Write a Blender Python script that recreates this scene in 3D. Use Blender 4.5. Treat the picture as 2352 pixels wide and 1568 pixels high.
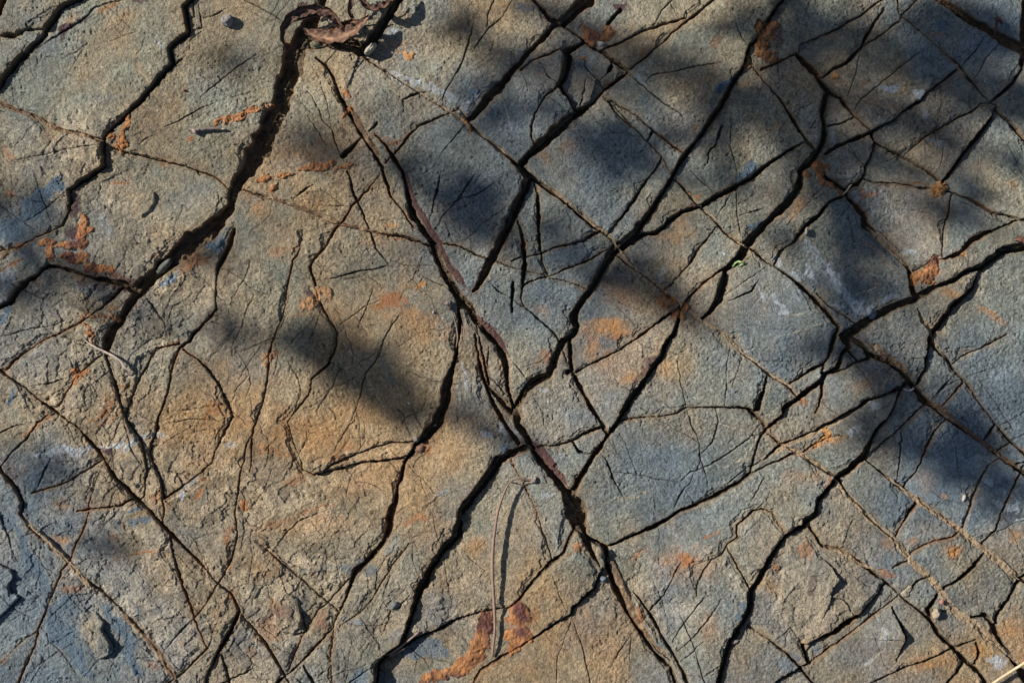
import bpy, bmesh, math
import numpy as np
from mathutils import Vector, noise as mnoise
for o in list(bpy.data.objects): bpy.data.objects.remove(o)
scene = bpy.context.scene
# ---------------------------------------------------------------- camera, sky, sun, exposure
cam_d = bpy.data.cameras.new('Camera'); cam = bpy.data.objects.new('Camera', cam_d); scene.collection.objects.link(cam)
cam.location = (0, 0, 1.6); cam.rotation_euler = (0, 0, 0)
cam_d.sensor_width = 36; cam_d.lens = 36*1.6/1.2; cam_d.clip_start = .05; cam_d.clip_end = 200
scene.camera = cam
EL = math.radians(34); SX, SY = -0.94, 0.34           # towards the sun, on the ground
l_ = math.hypot(SX, SY); SUN = Vector((SX/l_*math.cos(EL), SY/l_*math.cos(EL), math.sin(EL)))
world = bpy.data.worlds.new('World'); scene.world = world; world.use_nodes = True
nt = world.node_tree; sky = nt.nodes.new('ShaderNodeTexSky'); sky.sky_type = 'NISHITA'; sky.sun_disc = False
sky.sun_elevation = EL; sky.sun_rotation = math.atan2(SUN.x, SUN.y)
nt.links.new(sky.outputs[0], nt.nodes['Background'].inputs[0]); nt.nodes['Background'].inputs[1].default_value = .05
sd = bpy.data.lights.new('sun', 'SUN'); so = bpy.data.objects.new('sun', sd); scene.collection.objects.link(so)
sd.energy = 5.0; sd.angle = math.radians(.5); sd.color = (1, .93, .82)
so.rotation_euler = SUN.to_track_quat('Z', 'Y').to_euler(); so.location = SUN*8
scene.view_settings.view_transform = 'Standard'; scene.view_settings.look = 'None'
scene.view_settings.exposure = .42; scene.view_settings.gamma = 1
# ---------------------------------------------------------------- traced joints and cracks
# each line: kind(J joint between slabs / H surface crack) width step  then "tile" tokens and x,y[,w] points (tile-local map units)
TRACE = """
J 75 2 10 600,-60,30 600,0,30 570,80,40 480,250,70 385,440,85 345,540,80 320,690,78 260,830,72 220,990,78 115,1200,80 0,1410,85 01 2250,20,62 2150,180,42 2110,330,45 2010,450,52 1870,580,72 1720,690,75 1560,830,55 1400,960,50 1300,1060,55 1260,1130,38 1180,1260,28 1110,1370,30 1020,1460,34 990,1568,36 02 975,70,24 965,110,10 1000,220,9 1040,330,9 1080,450,10 1110,560,8 1145,680,7 1200,770,7 1270,870,8 1310,960,8 1335,1060,7 1350,1190,8 1335,1240,8 1330,1340,7 1320,1430,7 1270,1460,7
J 50 2 10 420,400,60 640,375,50 800,385,60 960,470,46 1040,430,36 1120,280,40 1230,120,30 1330,-50,25
J 14 4 00 760,-30 720,0 560,90 430,260,18 370,370,16 310,420,14 180,560,20 60,710,18 0,800,16 -150,960
J 14 0 00 -100,330 0,330,12 140,330,14 290,280,10 400,270,6 430,290,6
J 30 0 00 -100,260 0,110,34 60,-60,30
H 5 0 00 0,370 150,350 300,410
H 9 1 00 360,430,5 480,350 640,260,10 760,180,10 860,80,9 1000,30,7 1150,0,5
J 14 4 00 1790,-60 1760,0,14 1700,70,16 1715,180,14 1735,310,12 1640,380,18 1570,460,14 1590,590,18 1520,660,20 1400,820,18 1200,1040,18 1080,1150,16 960,1270,14 930,1350,10 945,1520,10 890,1568,14 01 760,100,14 650,180,12 660,300,10 640,400,9 580,500,12
J 7 0 00 940,1295 1080,1370 1200,1410 1290,1420 1500,1470 1650,1510 1810,1568 01 2000,70 2110,180
J 11 0 00 -100,900 0,950 120,1000 400,1100 450,1150 600,1200 800,1250 940,1295
J 7 0 01 580,500 400,590 240,660 190,700 0,740 -150,790
J 16 0 01 1260,1110,20 1130,1040,24 900,990,16 700,930,12 560,890,14 440,870,14 420,880,12 350,950,12 210,1050,22 130,1150,24 90,1210,18 20,1240,12 -120,1290
J 9 0 01 1160,1050,16 1010,1190,12 900,1290 760,1380,6 560,1490,6 400,1560,6 02 340,30,5 200,110 120,180 30,260 -30,260
J 11 1 02 -100,200 -20,260 80,330,9 230,430,9 350,530,10 450,600,12 560,680,10 690,770,8 780,860,16 890,990,20 950,1090,14 1050,1220,14 1180,1370,18 1260,1450,16 1370,1550,10 03 1490,120,16 1560,190,12 1700,320,14 1840,470,12 1960,610,8 2010,650,8 2120,740,8 2200,900,12
J 10 1 01 2140,540,14 2085,700,24 2000,910,16 1985,1000,5 1975,1150,5 1980,1270,7 1930,1340,12 1850,1430,14 1770,1500,14 1740,1568,12 02 1650,50,10 1600,170,10 1560,290,9 1550,400,9 1510,560,9 1460,700,9 1440,800,9 1390,920,10 1360,1030,7 1420,1160,7 1480,1290,7 1500,1400,8 1500,1568,8 03 1490,120,9
J 8 0 03 1560,190,7 1570,240,7 1580,360,7 1620,520 1690,700 1750,860 1780,970 1860,1150,6 1910,1250
J 7 0 11 410,560,4 400,700,5 380,760 330,830,6 290,1050,7 240,1330,7 160,1540,6 12 115,100,9 105,300 90,450,8 60,560 0,700,9 02 2320,800,9 2310,1000,6 2300,1200,4
J 7 0 02 2320,830,4 2260,960,6 2220,1130 2190,1350 2150,1568 03 2160,90,9 2170,260,9 2120,450,8 2020,640,8 1900,830,7 1780,970,6
J 14 2 11 1830,1120,14 1860,1240,12 1870,1400,16 1850,1568,14 12 1825,180,12 1790,300,28 1750,450,42 1720,600,40 1650,750,42 1560,860,32 1480,920,22 1440,1000,18 1370,1110,16 1330,1240,14 1290,1360,14 1280,1470,20 1240,1568,30 13 700,80,26 670,160,20 600,240,22 520,310,28 495,380,12 470,450,10 440,520,9 410,590,7 400,760,6 400,940,6
J 30 7.5 22 160,960,34 60,1000,26 0,1020,34 12 2230,1080,38 2170,1190,32 2080,1310,32 1990,1410,32 1900,1530,36 13 1050,130,32 980,200,32 910,300,30 860,410,32 825,500,18 800,600,16 770,680,18 700,740,20 640,790,18 625,960,12
J 14 1 10 560,540,8 640,600,12 700,700,12 760,850,14 810,960,14 880,1080,16 960,1230,14 1060,1380,16 1150,1530,16 11 1190,100,14 1240,230,12 1340,350,7 1440,510,7
J 16 2 10 1100,1250,8 1190,1340,10 1260,1450,16 1340,1568,16 11 1400,240,18 1450,420,24 1530,540,26 1620,660,28 1680,830,28 1780,1020,30 1850,1130,34 1960,1250,34 2000,1340,26 2100,1460,24 2200,1568,24 12 2290,160,26 2310,420,14 2345,560,12 22 10,620,22
J 12 2 12 2010,-60,10 2060,230,14 2110,400,12 2180,580,14 2260,700,16 2340,830,18 22 60,930,24
H 9 0 12 2070,280 2190,360 2290,480 2350,510
J 12 1 11 1960,1290,8 2030,1430,9 12 2150,430,12 2210,500,18 2290,600,18 22 0,660,26
H 9 1 12 2140,40 2130,200 2140,300
J 26 3 22 20,620,30 60,760,28 140,880,28 180,960,26 260,1090,26 380,1250,26 480,1370,26 540,1440,56 600,1530,84 23 345,50,66 372,120,34 420,220,18 460,280,12
J 18 1 23 400,140,10 440,160,14 490,190,20 490,260,16 530,370,20 570,450,20 640,570,18 700,670,16 780,770,18 830,810,16 880,940,18
J 11 2 23 640,425,7 720,530,12 780,630,12 840,740,13 890,830,13 940,940,13
J 36 2 20 720,-40,46 700,0,46 560,110,40 460,210,32 380,250,18 270,380,18 150,490,18 80,580,20 0,660,24 10 2250,780,32 2150,880,36 2080,980,32 1990,1080,24 1930,1125,12
J 15 0 20 150,-60,16 200,0,16 280,110,18 360,190,20 440,220,20 510,260,15 600,320,15 680,390,16 760,450,14 850,480,12 950,560,11 1080,650,11
H 8 0 20 1080,700 1130,740 1250,840 1390,950 1550,1070 1560,1140
J 26 4.5 20 680,380,18 560,440,18 490,470,28 510,520,32 495,600,30 485,680,30 430,790,24 510,900,8 575,1010,8 680,1000,18 580,1050,30 470,1140,36 360,1240,36 240,1350,34 130,1450,22 80,1520,28 21 160,80,34 90,220,32 30,350,36 0,440,34 11 2290,560,32 2210,720,32 2130,880,32 2060,1020,26 2000,1110,16
J 10 0 20 1900,-40 1860,0 1680,150,12 1530,260 1400,370,8 1250,500,9 1080,650,9 940,760,14 840,850,14 700,980,10 600,1060,16
J 9 2 20 1600,170,8 1500,190 1350,230,10 1200,290,10 1000,390,10 850,450,9 790,460
J 14 5 30 160,-40,12 100,40,14 0,190,18 20 2280,290,12 2180,430,12 2140,580,18 2080,680,18 1950,920,22 1820,1100,22 1750,1230,16 1640,1360,18 1570,1450,18 1500,1568,18 21 1430,130,16 1330,290,18 1230,430,24 1130,570,34 1000,680,42 930,740,36 840,880,26 770,1010,24 710,1110,24 620,1230,22 570,1320,36 600,1430,26 560,1510,26 470,1568,26 22 330,310,34 190,380,36 130,440,28 70,560,24 20,620,20
J 18 0 22 540,-20 540,120 545,260 500,280
J 11 2.5 20 1370,1450,9 1310,1568,10 21 1200,140,12 1080,330,12 960,480,10 870,590,9
J 6 0 20 850,890,5 950,1030 1100,1160 1240,1310 1370,1450 21 1480,90,6 1550,150,10 1640,250,12 1730,340,12 1850,460,10 1960,590,12 2140,700,12 2230,740,12 2351,840,8 31 60,870,10 200,980,16 400,1150,18 530,1290,18 640,1430,18 32 600,0,18 550,150,14 510,220,10 500,300,10
J 14 4 30 430,1390,8 320,1320,9 200,1380,12 0,1510,12 21 2200,70,16 2080,130,18 1880,230,20 1730,335,16 1560,380,16 1440,470,18 1330,560,16 1200,580,18 1100,650,20
J 24 3.5 30 260,500,16 330,580,26 420,690,28 470,770,24 540,840,24 500,950,26 490,1100,24 510,1250,26 460,1380,30 370,1500,34 31 290,0,20 280,150,30 200,270,32 100,370,32 0,460,28 21 2250,560,30 2150,690,34 2110,780,36 2020,870,32 1950,910,24 1940,1040,28 1900,1170,32 1820,1300,20 1740,1370,12
J 10 1 21 1920,910,12 1750,1040 1640,1140 1560,1220,8 1450,1320,14 1340,1400 1200,1490 1100,1568,10 22 950,100,9 800,170 690,210,8 570,290,9
J 7 1 21 1860,520 1750,680,9 1660,820,9 1540,960 1400,1100
J 7 0 21 960,770 1100,880 1290,1020 1400,1110 1550,1230 1740,1380 1900,1480 2000,1560 22 2130,120,9 2351,290,9 32 200,430,9 290,540,9
J 18 4 21 1555,1230,14 1540,1380,16 1480,1500,18 22 1420,0,20 1370,130,22 1250,300,18 1180,400,20 1090,530,26 1010,650,26 960,740,16 880,850,16 810,970,18 750,1040,18 690,1140,20 620,1260,24 570,1370,28
J 16 0 22 555,290,12 620,420,16 700,570,18 790,700,18 850,790,20 880,840,16
J 8 1 22 190,950 400,950,7 550,910,9 680,840,12 830,770,12
H 11 1 22 560,930 610,1000,14 740,1030
J 8 1 22 960,745,10 1010,725 1300,685,7 1520,660 1600,595 1940,597 2060,600 2200,640,16 2300,730,10 2340,800 2280,900,11 2240,1010,9 2210,1150,10 2200,1230
J 15 1 22 2345,290,9 2310,450,15 2250,610,26 2215,650,14
J 14 1 32 0,1130,8 22 2200,1220,14 2080,1310,14 1900,1410,18 1750,1480,16 1540,1568,14 23 800,50,18 700,95,16 600,140,14 490,190,13
J 13 1 22 2200,1160,7 32 0,1050,9 130,950,13 430,830,12 540,760,14 640,700,14 820,600,14 900,540,14 1100,470,14 1230,420,22 1290,360,26
J 8 0 32 0,1130,8 200,1040,12 290,1040,9 400,960 540,890,8 650,860,7 680,870
H 8 0 22 2200,1140 2080,1230 1940,1340
H 6 0 22 1520,180,3 1550,400 1600,595 1650,760 1710,900 1735,1080 1780,1230 1800,1320
H 8 1 22 1870,600 1895,740 1840,930 1740,1030
H 7 1 22 1740,1080 1700,1190 1640,1190 1560,1280
H 8 1 22 1660,1220 1630,1310 1570,1370 1490,1540
H 7 0 22 2300,740 2200,860 2000,1020 1850,1110 1700,1190
H 4 0 22 940,340 1000,400 1100,460
H 4 0 22 990,840 1060,980 1150,1220
H 9 1 22 810,1010 880,1120 920,1260 1000,1390 1030,1450
H 5 0 22 910,1195 1250,1240 1550,1290
H 8 0 22 0,170 80,270 150,370
H 5 0 22 90,240 260,190 360,100 430,30
H 4 0 22 190,490 240,570 290,660 300,760
H 4 0 22 1600,1370 1670,1480
H 5 0 22 1310,1450 1330,1568
H 5 0 22 2010,50 1970,230 1960,400 1945,590
H 3 0 22 2110,150 2010,410
H 3 0 22 1100,560 1300,685 1700,920
H 7 0 22 2270,1200 2320,1260 2230,1390 2170,1500
H 8 0 22 2351,1430 2220,1560
J 6 0 22 0,1080 50,1200 120,1330 160,1430 220,1560 23 170,110,8 210,245,10
J 14 2 23 335,60,14 320,100,16 280,200,16 270,215,13 210,260,16 120,350,14 20,480,12 13 1330,500,8 1210,515,8 1070,555,7 980,600 880,640 770,700
J 11 1 23 475,290 450,340 430,400,13 320,500,12 310,530,9 200,600,10 140,640,10 60,690,9 0,730,9 13 1290,760,12 1180,830,11 1120,940
H 5 0 23 320,530 300,600 240,760 235,896
H 6 0 23 315,560 370,700 415,896
H 5 0 23 215,330 250,440 290,520
H 7 0 23 630,630 560,740 520,820
H 5 0 23 625,640 620,780
H 11 1 23 725,520 800,430 860,320 890,270,5
H 8 0 23 680,570 720,530
H 8 0 23 835,685 900,580 1000,450 1020,420
H 8 0 23 860,730 960,650 1040,540 1090,450
H 9 0 23 880,780 1000,675
H 8 0 23 880,540 940,660 970,780 1010,896
H 9 0 23 1005,850 1080,800 1090,770
H 3 0 23 910,850 1000,850 1080,830
J 9 0 23 1265,-10,10 1180,70 1180,130 1130,170 1100,220 1040,250,6 1000,310,7 970,380,7 965,440,5
J 8 0 23 1130,180,6 1180,280,7 1240,400,9
J 9 0 33 90,120,10 20,0,9 -30,-20 23 1265,-10
J 22 5 32 1290,360,18 1220,460,14 1150,580,11 1110,660,11 1000,800,12 940,880,16 900,980,26 870,1060,28 760,1160,28 650,1240,26 560,1330,20 450,1460,16 430,1568,22 33 200,40,30 190,70,22 90,120,18 40,200,18 0,250,20 23 1300,340,24 1250,410,22 1240,510,26 1180,610,28 1120,720,28 1100,810,22 1060,940,20
J 8 0 32 1440,560 1350,660 1220,780,8 1100,880,5 1020,940,8 880,1060,8
J 9 0 32 0,850,7 130,950,9 300,1040,12 540,1200,12 640,1250,12 720,1400,14 860,1540,14 33 490,0,12 660,140,12 740,250,16 880,380,16 960,500,16 1080,590,16 1180,680,18 1270,760,18 1400,890,18
J 12 0 32 870,1070,7 1050,1210,9 1250,1350,16 1400,1480,16 1550,1568,14 33 1000,90,14 1130,190,14 1270,310,14 1400,410,14
J 18 0 31 700,1520,18 32 820,0,18 930,110,18 1100,180,20 1200,250,22 1300,370,24 1400,520,24 1560,620,22 1640,710,13 1780,790,15 1900,880,15 2080,1010,17 2160,1070,15 2290,1160,15 2420,1260,15
J 8 0 31 450,1130 560,1240 700,1330 820,1420
J 28 3.5 31 1220,800,16 1300,950,22 1310,1050,26 1340,1180,30 1180,1240,30 980,1330,30 870,1410,38 700,1520,36 32 740,50,26 680,120,22 640,240,20 520,300,18 500,345,18 400,420,22 270,520,22 150,620,18 130,680,12 0,790,13 22 2280,890,10
J 12 4 32 510,210,14 380,270,14 200,390,8
J 13 1 32 500,340,14 490,480 470,590 430,660,8
J 12 0 32 740,90 830,190 930,150,14 900,100,12
J 12 0 32 830,190 700,260 530,310
J 30 6 31 1380,1150,24 1550,1060,22 1700,1000,18 1820,910,22 1960,880,30 2150,740,36 2330,690,36 2450,640,36
J 20 4 31 1940,900,10 1890,1060,20 1820,1130,18 1700,1230,24 1620,1340,24 1520,1470,26 1480,1568,22 32 1450,130,18 1440,250,14 1400,340,13 1370,400,12
J 16 0 31 740,260,12 880,400,26 900,500,26 1050,640,16 1220,790,16
J 14 0 31 440,-10,12 560,80,16 700,170,16 740,260,10
J 12 1 31 60,870,8 100,750,8 260,640,12 340,530,20 490,380,16 560,290,12 680,230,10 760,130,14 830,110,14 880,20,8 30 890,1520,9 960,1400,9 980,1310
J 9 0 31 830,110,5 860,60,5 1000,110,6 1100,110,9 1280,130,9 1400,160,9 1560,170 1720,210,9 1870,270,11 2050,380,9 2200,420,11 2300,450,11 2400,450
J 11 1 31 1330,930,5 1500,830,6 1600,810,12 1750,770,16 1850,660,22 1980,590,18 2100,540,9 2230,480,9 2300,450
J 7 0 31 1690,210 1620,480,8 1590,790
J 14 2 30 2100,970,8 2060,1080,16 1950,1230,16 1800,1400,18 1680,1568,16 31 1590,110,10
J 34 2 30 1460,-60,24 1560,0,26 1800,150,32 2000,270,36 2150,360,42 2300,440,42 2450,540,40
J 14 0 30 2340,500,30 2330,640,14 2240,770,11 2130,870,15 2040,940,9 2100,960,9 2110,1020,12 2240,1140,13 2351,1270,15 2450,1370
J 8 0 30 1190,-40,6 1200,130,6 1270,200,7 1450,350,9 1600,480,9 1760,620,13 1860,760,13 2040,940,7
J 9 1 30 1120,-40 1050,0 880,130 700,230 450,350,7 300,410,6 270,490,8
J 9 0 30 260,490 150,540 0,620 20 2290,640
J 12 1 30 1070,90,8 970,230,11 870,430,13 800,490,14 700,590,13 600,640,13 500,720,9 460,730
J 7 0 30 1400,-30 1230,140 1210,200 1040,330 870,435
J 10 0 30 560,850,14 660,910,16 700,980,14 800,1090,7 900,1190,9 940,1240,14 980,1310,8 1100,1370,9 1220,1430,16 1340,1490,9 1450,1568,9 31 1570,90,8
J 13 2 30 530,1410,12 640,1340,16 780,1290,16 920,1230,14 1010,1180,9 1170,1100,9 1220,1040,10 1390,930,12 1450,860,9 1740,640,9
H 11 2 30 550,1170 680,1140 780,1090
J 11 1 20 2170,430,6 2230,640,7 2351,790,8 30 150,980,11 230,1110,14 330,1290,14 430,1390,12
H 9 1 30 350,1250 410,1150 480,1140
H 9 0 30 970,1310 930,1390
H 8 0 30 1050,1490 1180,1440
H 5 0 30 1600,1350 1570,1560
J 6 0 30 1240,1450 1450,1250 1650,1140,7 1850,1030,9 1950,950 2040,940
H 6 0 30 840,480 800,680 720,890
H 7 0 30 1380,490 1230,600 1130,690 850,910 780,1030
H 6 0 30 1980,350 1920,450 1770,610
H 6 0 30 2120,410 2000,550 1900,700 1870,750
H 6 0 30 90,470 90,600 100,750
H 10 1 32 1710,310 1570,450 1500,530
H 8 0 32 1770,350 1640,400 1520,520
J 8 0 32 1800,380,6 1690,500 1600,590
J 9 0 32 1640,720,8 1540,830 1470,960,10 1400,1130 1260,1330
H 9 0 32 1220,780 1230,900 1210,1100 1195,1300
H 3 0 32 1640,730 1730,1000 1780,1380
J 14 2 32 1390,1450,14 1290,1568,15 33 740,0,13 700,70,9 665,135,9
J 8 0 32 2120,1060,6 2020,1130,7 1990,1200,9 1950,1280,11 1880,1430,11 1840,1568,9 33 1015,90,8
J 11 0 32 2320,1200,9 2270,1300,12 2190,1470,13 2160,1568,10 33 1190,100,9 1120,175,9
H 5 0 33 1343,40 1200,110 1140,160
J 10 0 32 1490,20,14 1570,90,16 1650,160,14 1730,300,10 1830,380,7 1980,600,7 2100,770,9 2200,880,12 2420,1090,13
J 12 2 32 2100,765,10 2050,820,14 1980,900,12
J 7 0 32 2240,920 2180,950 2070,1010
H 6 0 32 2351,850 2240,900
H 4 0 32 2120,770 2200,740 2351,650
H 11 0 32 2351,1100 2270,1130
J 8 0 32 2200,-60 2090,0 1900,90 1780,140 1690,210
H 5 0 32 1800,340 1900,300 2100,230
H 4 0 32 1900,330 2000,420 2120,600 2250,820
H 7 0 32 1450,150 1330,150 1310,230 1270,280
J 16 1 33 1400,300,14 1310,370,16 1270,440,14 1200,550,16 1190,620,22 1230,700,18 1343,870,26 1400,930
J 13 3 33 1150,205,9 1080,280,14 1020,340,16 925,400,9
J 8 0 33 740,245 745,215 840,160 960,130 1010,95
J 9 0 33 650,290 720,265 745,250
J 15 1 33 220,80,16 290,180,16 380,200,12 480,260,12 560,320,12 620,370,9 690,430,9 800,520,9 850,560,16 900,640,18 970,710,18 1040,780,18 1110,840,18 1170,940,16
J 9 1 33 850,340 800,350 720,400 690,440 640,480 540,550 440,620 340,700,8 220,790,8
J 16 4 33 615,365,9 580,430,10 500,510,12 430,560,22 350,620,22 270,660,16 180,690,14 205,780,16 130,830,12 20,900,11 -20,920
H 7 0 33 40,660 120,600 180,690
H 4 0 33 120,600 200,520
J 10 0 23 1240,595,9 1343,660,9 33 100,740,11 170,810,13 270,940,13
H 12 8 33 650,500 700,600,16 720,660,16 670,780,10
J 10 1 33 1085,665 970,715,12 850,770 760,800 650,840,9 540,896 480,930
J 18 3 33 930,400,10 880,440,18 840,510,20 860,570,18
J 12 1 33 1040,780 1000,830,14 930,910,14
H 13 0 33 1090,680 1110,740 1080,820
H 14 0 33 1070,550 1140,540,22 1190,620,14
H 7 6 33 270,230 330,280 370,350 330,390 320,440 400,460 440,530
J 4 0 03 0,1390 200,1180 340,1080 360,1050
J 9 0 02 950,1110,5 870,1330,5 810,1500,6 03 820,0,8 760,160 700,290 640,450 560,530 520,650 470,780 410,940 350,1080 320,1230 240,1400 150,1610
J 11 0 02 -20,1150,9 130,1330 200,1480 03 190,20,9 330,200,9 520,350,12 640,470 780,630 900,700 1080,860 1230,1030 1380,1190,13 1480,1310,14 1540,1430,13 1660,1600,12
H 6 0 03 1780,970 1600,975 1460,980 1400,1030
H 10 1 03 1780,980 1720,1040 1620,1150 1500,1280
J 11 1 03 1910,1250 1830,1330 1740,1420 1600,1540
J 14 2 03 2200,900,12 2150,1010,16 2080,1150,18 2000,1300,15 1950,1400,11 1860,1600,9
H 13 0 03 2040,1310 2080,1440 2110,1560
H 9 0 03 2351,1400 2250,1480 2160,1520
H 7 3 03 10,480 100,520 130,600 80,660 90,730 190,770 140,820 30,930
H 5 1 03 40,130 90,260 150,450
H 4 0 03 80,1000 200,930 370,850 380,800
H 7 5 03 880,920 960,1000 950,1080 1020,1200 1040,1280 980,1330 860,1340
J 7 0 13 0,160 80,220 180,310 280,400 370,465 430,520
H 6 0 13 90,220 30,330
H 6 0 13 90,210 150,120 220,50 380,-10
J 7 0 13 500,340 440,400 380,470 320,520 270,600 220,700 160,850
J 11 1 13 410,600,8 300,720 220,800 160,850 70,930
J 11 0 03 2200,900,8 13 50,690,10 90,760 150,850 190,940
H 12 6 13 210,460 240,560 260,630 200,640
H 16 0 13 250,800 290,880
J 6 0 13 800,170 740,250 660,370 600,470 540,530 440,600
H 7 0 13 550,540 600,620 650,690 660,740
H 7 0 13 650,450 710,510 700,560 660,640
H 7 0 13 710,500 780,460 810,430
H 4 0 13 920,0 960,120 985,190 1010,400
H 3 0 13 1110,230 1200,310
H 8 0 13 640,790 560,830 480,900
H 7 0 13 810,720 880,770 915,830
H 7 0 10 2351,20 2250,180 2130,280,10 2060,380 1980,480
H 8 0 10 2190,0 2130,150 2125,260
H 8 0 10 2000,220 1950,400 1890,580,10 1770,800 1720,900 1720,990
H 6 0 10 1000,530 910,660
H 8 0 10 750,460 650,580
H 7 0 10 480,840 580,1000 600,1080 700,1190 730,1310 790,1450
H 6 0 10 430,960 520,1060
H 5 0 10 470,1060 560,1190 640,1330
H 3 0 10 590,750 640,900 680,1080 700,1180
H 9 2 10 1620,850 1500,850 1350,920 1360,1040
J 8 0 10 1930,1090,6 1870,1000,6 1750,1060 1500,1160,11 1380,1280,11 1310,1370 1190,1500
H 6 0 10 1930,1150 1800,1310 1680,1450
H 12 1 10 1110,1130 1040,1200
H 20 3 10 970,1250,10 850,1380 790,1430
J 9 0 10 990,530,8 1030,560,5 1200,680,6 1400,790,6 1620,940,6 1790,1040,8 1930,1130,10 2000,1190,11 2200,1350,16 2351,1480,16 20 80,1540,22 21 210,80,22 330,170,15 450,260,15 600,390,18 740,510,16 870,580,10 960,700,10
J 9 0 01 2150,170,6 2250,180,9 2351,210,9 11 180,270,10 350,320,10 600,420,10 760,480,10 1050,560,9 1220,600,9 1370,610,12 1500,650,11 1610,700,11
J 7 0 11 1660,670 1720,680,9 1860,700,10 2010,770,10 2140,820,8 2351,880,5 21 130,920,5 340,970,6 710,1090,6
J 10 0 11 1140,20,6 1040,150,8 870,330,11 790,460 700,560 620,700 530,810,11 490,890,11 540,1040,11 580,1200 680,1390 745,1480,11 740,1568 12 740,50,9 660,220 510,350,9 500,440,9 400,600,11 290,750,9 340,900,8 390,1050,8 430,1180,8 540,1225,8 680,1190,8 840,1140,8 1050,1100,8 1210,1080,8 1390,1050,8
H 7 0 12 420,1180 250,1155
J 7 0 12 1460,915 1250,930 1100,965 900,1040 800,1070 690,1130 590,1220
H 11 0 11 840,0 880,180,12 960,330 1050,560 1110,720 1210,860,5
H 9 1 11 640,1005 880,940 1100,900 1200,870 1260,870
H 8 0 11 580,310 760,320 860,330
H 10 0 11 340,265 420,190 530,120,13
H 5 0 11 590,160 700,240 780,310
H 8 0 11 1700,0 1670,170,12 1610,380 1580,470
H 7 0 11 2040,0 1860,270 1740,400 1690,460 1640,550
H 6 0 11 2270,60 2040,220 1860,270 1760,330
H 9 0 11 1740,480 1800,660
H 5 0 11 1520,390 1740,375
H 6 0 11 1115,460 1430,435
H 6 0 11 1530,975 1690,1040 1800,1110
H 5 0 11 790,1395 990,1260 1150,1190
H 5 0 11 1480,960 1530,790
H 7 0 11 1310,1330 1260,1400 1170,1568 12 1130,140 1010,290 970,430 940,600 870,730
H 9 0 11 2130,1010,12 2230,1110 2351,1170
H 9 1 21 20,1190 120,1250 220,1350 330,1450 400,1520 22 440,30 490,130 530,240
J 14 4 21 50,460,9 100,640,16 120,850,18 100,1000,12 90,1180,6 120,1250,6
J 12 4 21 220,120,9 240,200,10 250,420,18 250,650,12 270,830,6 340,970,6
J 7 0 21 0,830 220,770 500,690 660,640,9 760,570,12 800,560
J 8 0 21 100,1060 160,1030 400,940 650,850 940,690
H 14 0 21 10,1030 0,1300
H 8 0 21 2010,200 1940,330 1870,440
H 6 0 21 1640,0 1720,100 1880,220
H 6 0 21 2060,0 2060,350 2100,660
H 7 0 21 2351,330 2210,380 2090,420
H 10 1 21 2260,1000 2200,1110 1990,1190
H 5 0 21 2351,870 1960,1140
H 10 2 20 850,690 920,600,24 920,540,16
H 8 0 20 660,540 670,620 800,740 860,820
H 9 0 20 800,740 850,690
H 9 0 20 680,710 650,870 610,1030
J 8 0 20 430,790 300,900 220,1050 180,1180 180,1270 210,1340 200,1370
H 5 0 20 350,920 460,1000 510,1060
J 8 0 20 80,650,6 200,560 320,520,10 440,460,10 500,460
H 7 0 20 270,590 320,700 410,770
H 11 0 20 1240,1310 1300,1210
H 9 0 20 840,890 1000,1030 1240,1310
J 10 1 20 1040,1000,5 1160,1080,8 1290,1200 1400,1290 1570,1420,10
J 4 0 20 1040,1000 850,890
H 8 0 20 1220,760 1280,700 1500,650 1700,610 1930,580
H 7 0 20 2020,1030 2000,1200 2000,1330 2050,1568
H 11 0 20 1930,1150 1870,1330 1800,1400 1790,1500
H 7 0 20 1450,20 1360,130 1310,220
H 5 0 20 1450,20 1530,170
H 16 1 20 1000,90 930,170 880,230
H 9 0 20 2050,220 2080,310 2170,430
H 9 1 01 1330,1150 1400,1250 1500,1380 1520,1440
H 10 0 01 1590,1240 1530,1380
H 6 0 01 0,1520 200,1470 450,1430 560,1400
H 4 0 01 0,330 200,460 330,540
H 4 0 01 310,0 380,220 430,340 480,470
H 5 0 01 220,470 400,360 600,230 650,180
H 6 0 02 0,840 150,770 310,740
H 9 0 02 480,640 350,740 260,870 120,1010 30,1110
H 8 0 02 1150,680 1100,760 1050,870 1000,960
J 8 0 02 1145,680 1200,520 1300,290 1380,140 1440,60 1640,20
H 6 0 02 1145,700 1180,860 1220,1000 1300,1120 1335,1220
J 7 0 02 940,1080 800,1180 620,1290 420,1350 300,1380
H 9 0 02 460,1080 380,1240 310,1380
J 6 0 02 1510,1450,9 1650,1350,10 1800,1230,7 1950,1110,4 1970,1020,6 2030,880,6 2080,780,6 2130,690,6 2080,570,6 2010,420,7 1920,260,6 1820,160,5 1650,50
H 7 0 02 230,420 450,380 640,330
J 8 0 02 430,590 520,600 580,520 660,390 700,330 940,110
H 8 0 02 590,540 590,650
H 6 0 02 2090,560 1850,600 1600,635
H 7 0 02 1990,715 1750,715 1550,750
J 10 0 02 700,1560,6 820,1545 1100,1510 1200,1450 1250,1445
H 4 0 00 560,530 710,470 790,410 820,390
H 4 0 00 750,460 680,580 640,660
H 4 0 00 1010,375 1150,320 1260,300
H 5 0 00 2351,500 2200,600 2000,760 1840,890
H 4 0 00 1840,700 1970,780 2130,890 2300,850
H 6 0 00 1960,940 1800,1030 1650,1110 1500,1170
H 9 0 00 1420,1240 1340,1280 1280,1330
H 5 0 00 100,780 130,940
H 5 0 00 70,1480 300,1440 600,1380 920,1330
H 7 0 00 2100,60 1940,150 1860,160
H 8 0 00 1780,40 1790,160 1720,190
H 7 0 00 1830,60 1850,250 1740,310
H 7 0 00 1850,280 1740,380 1745,460
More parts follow.
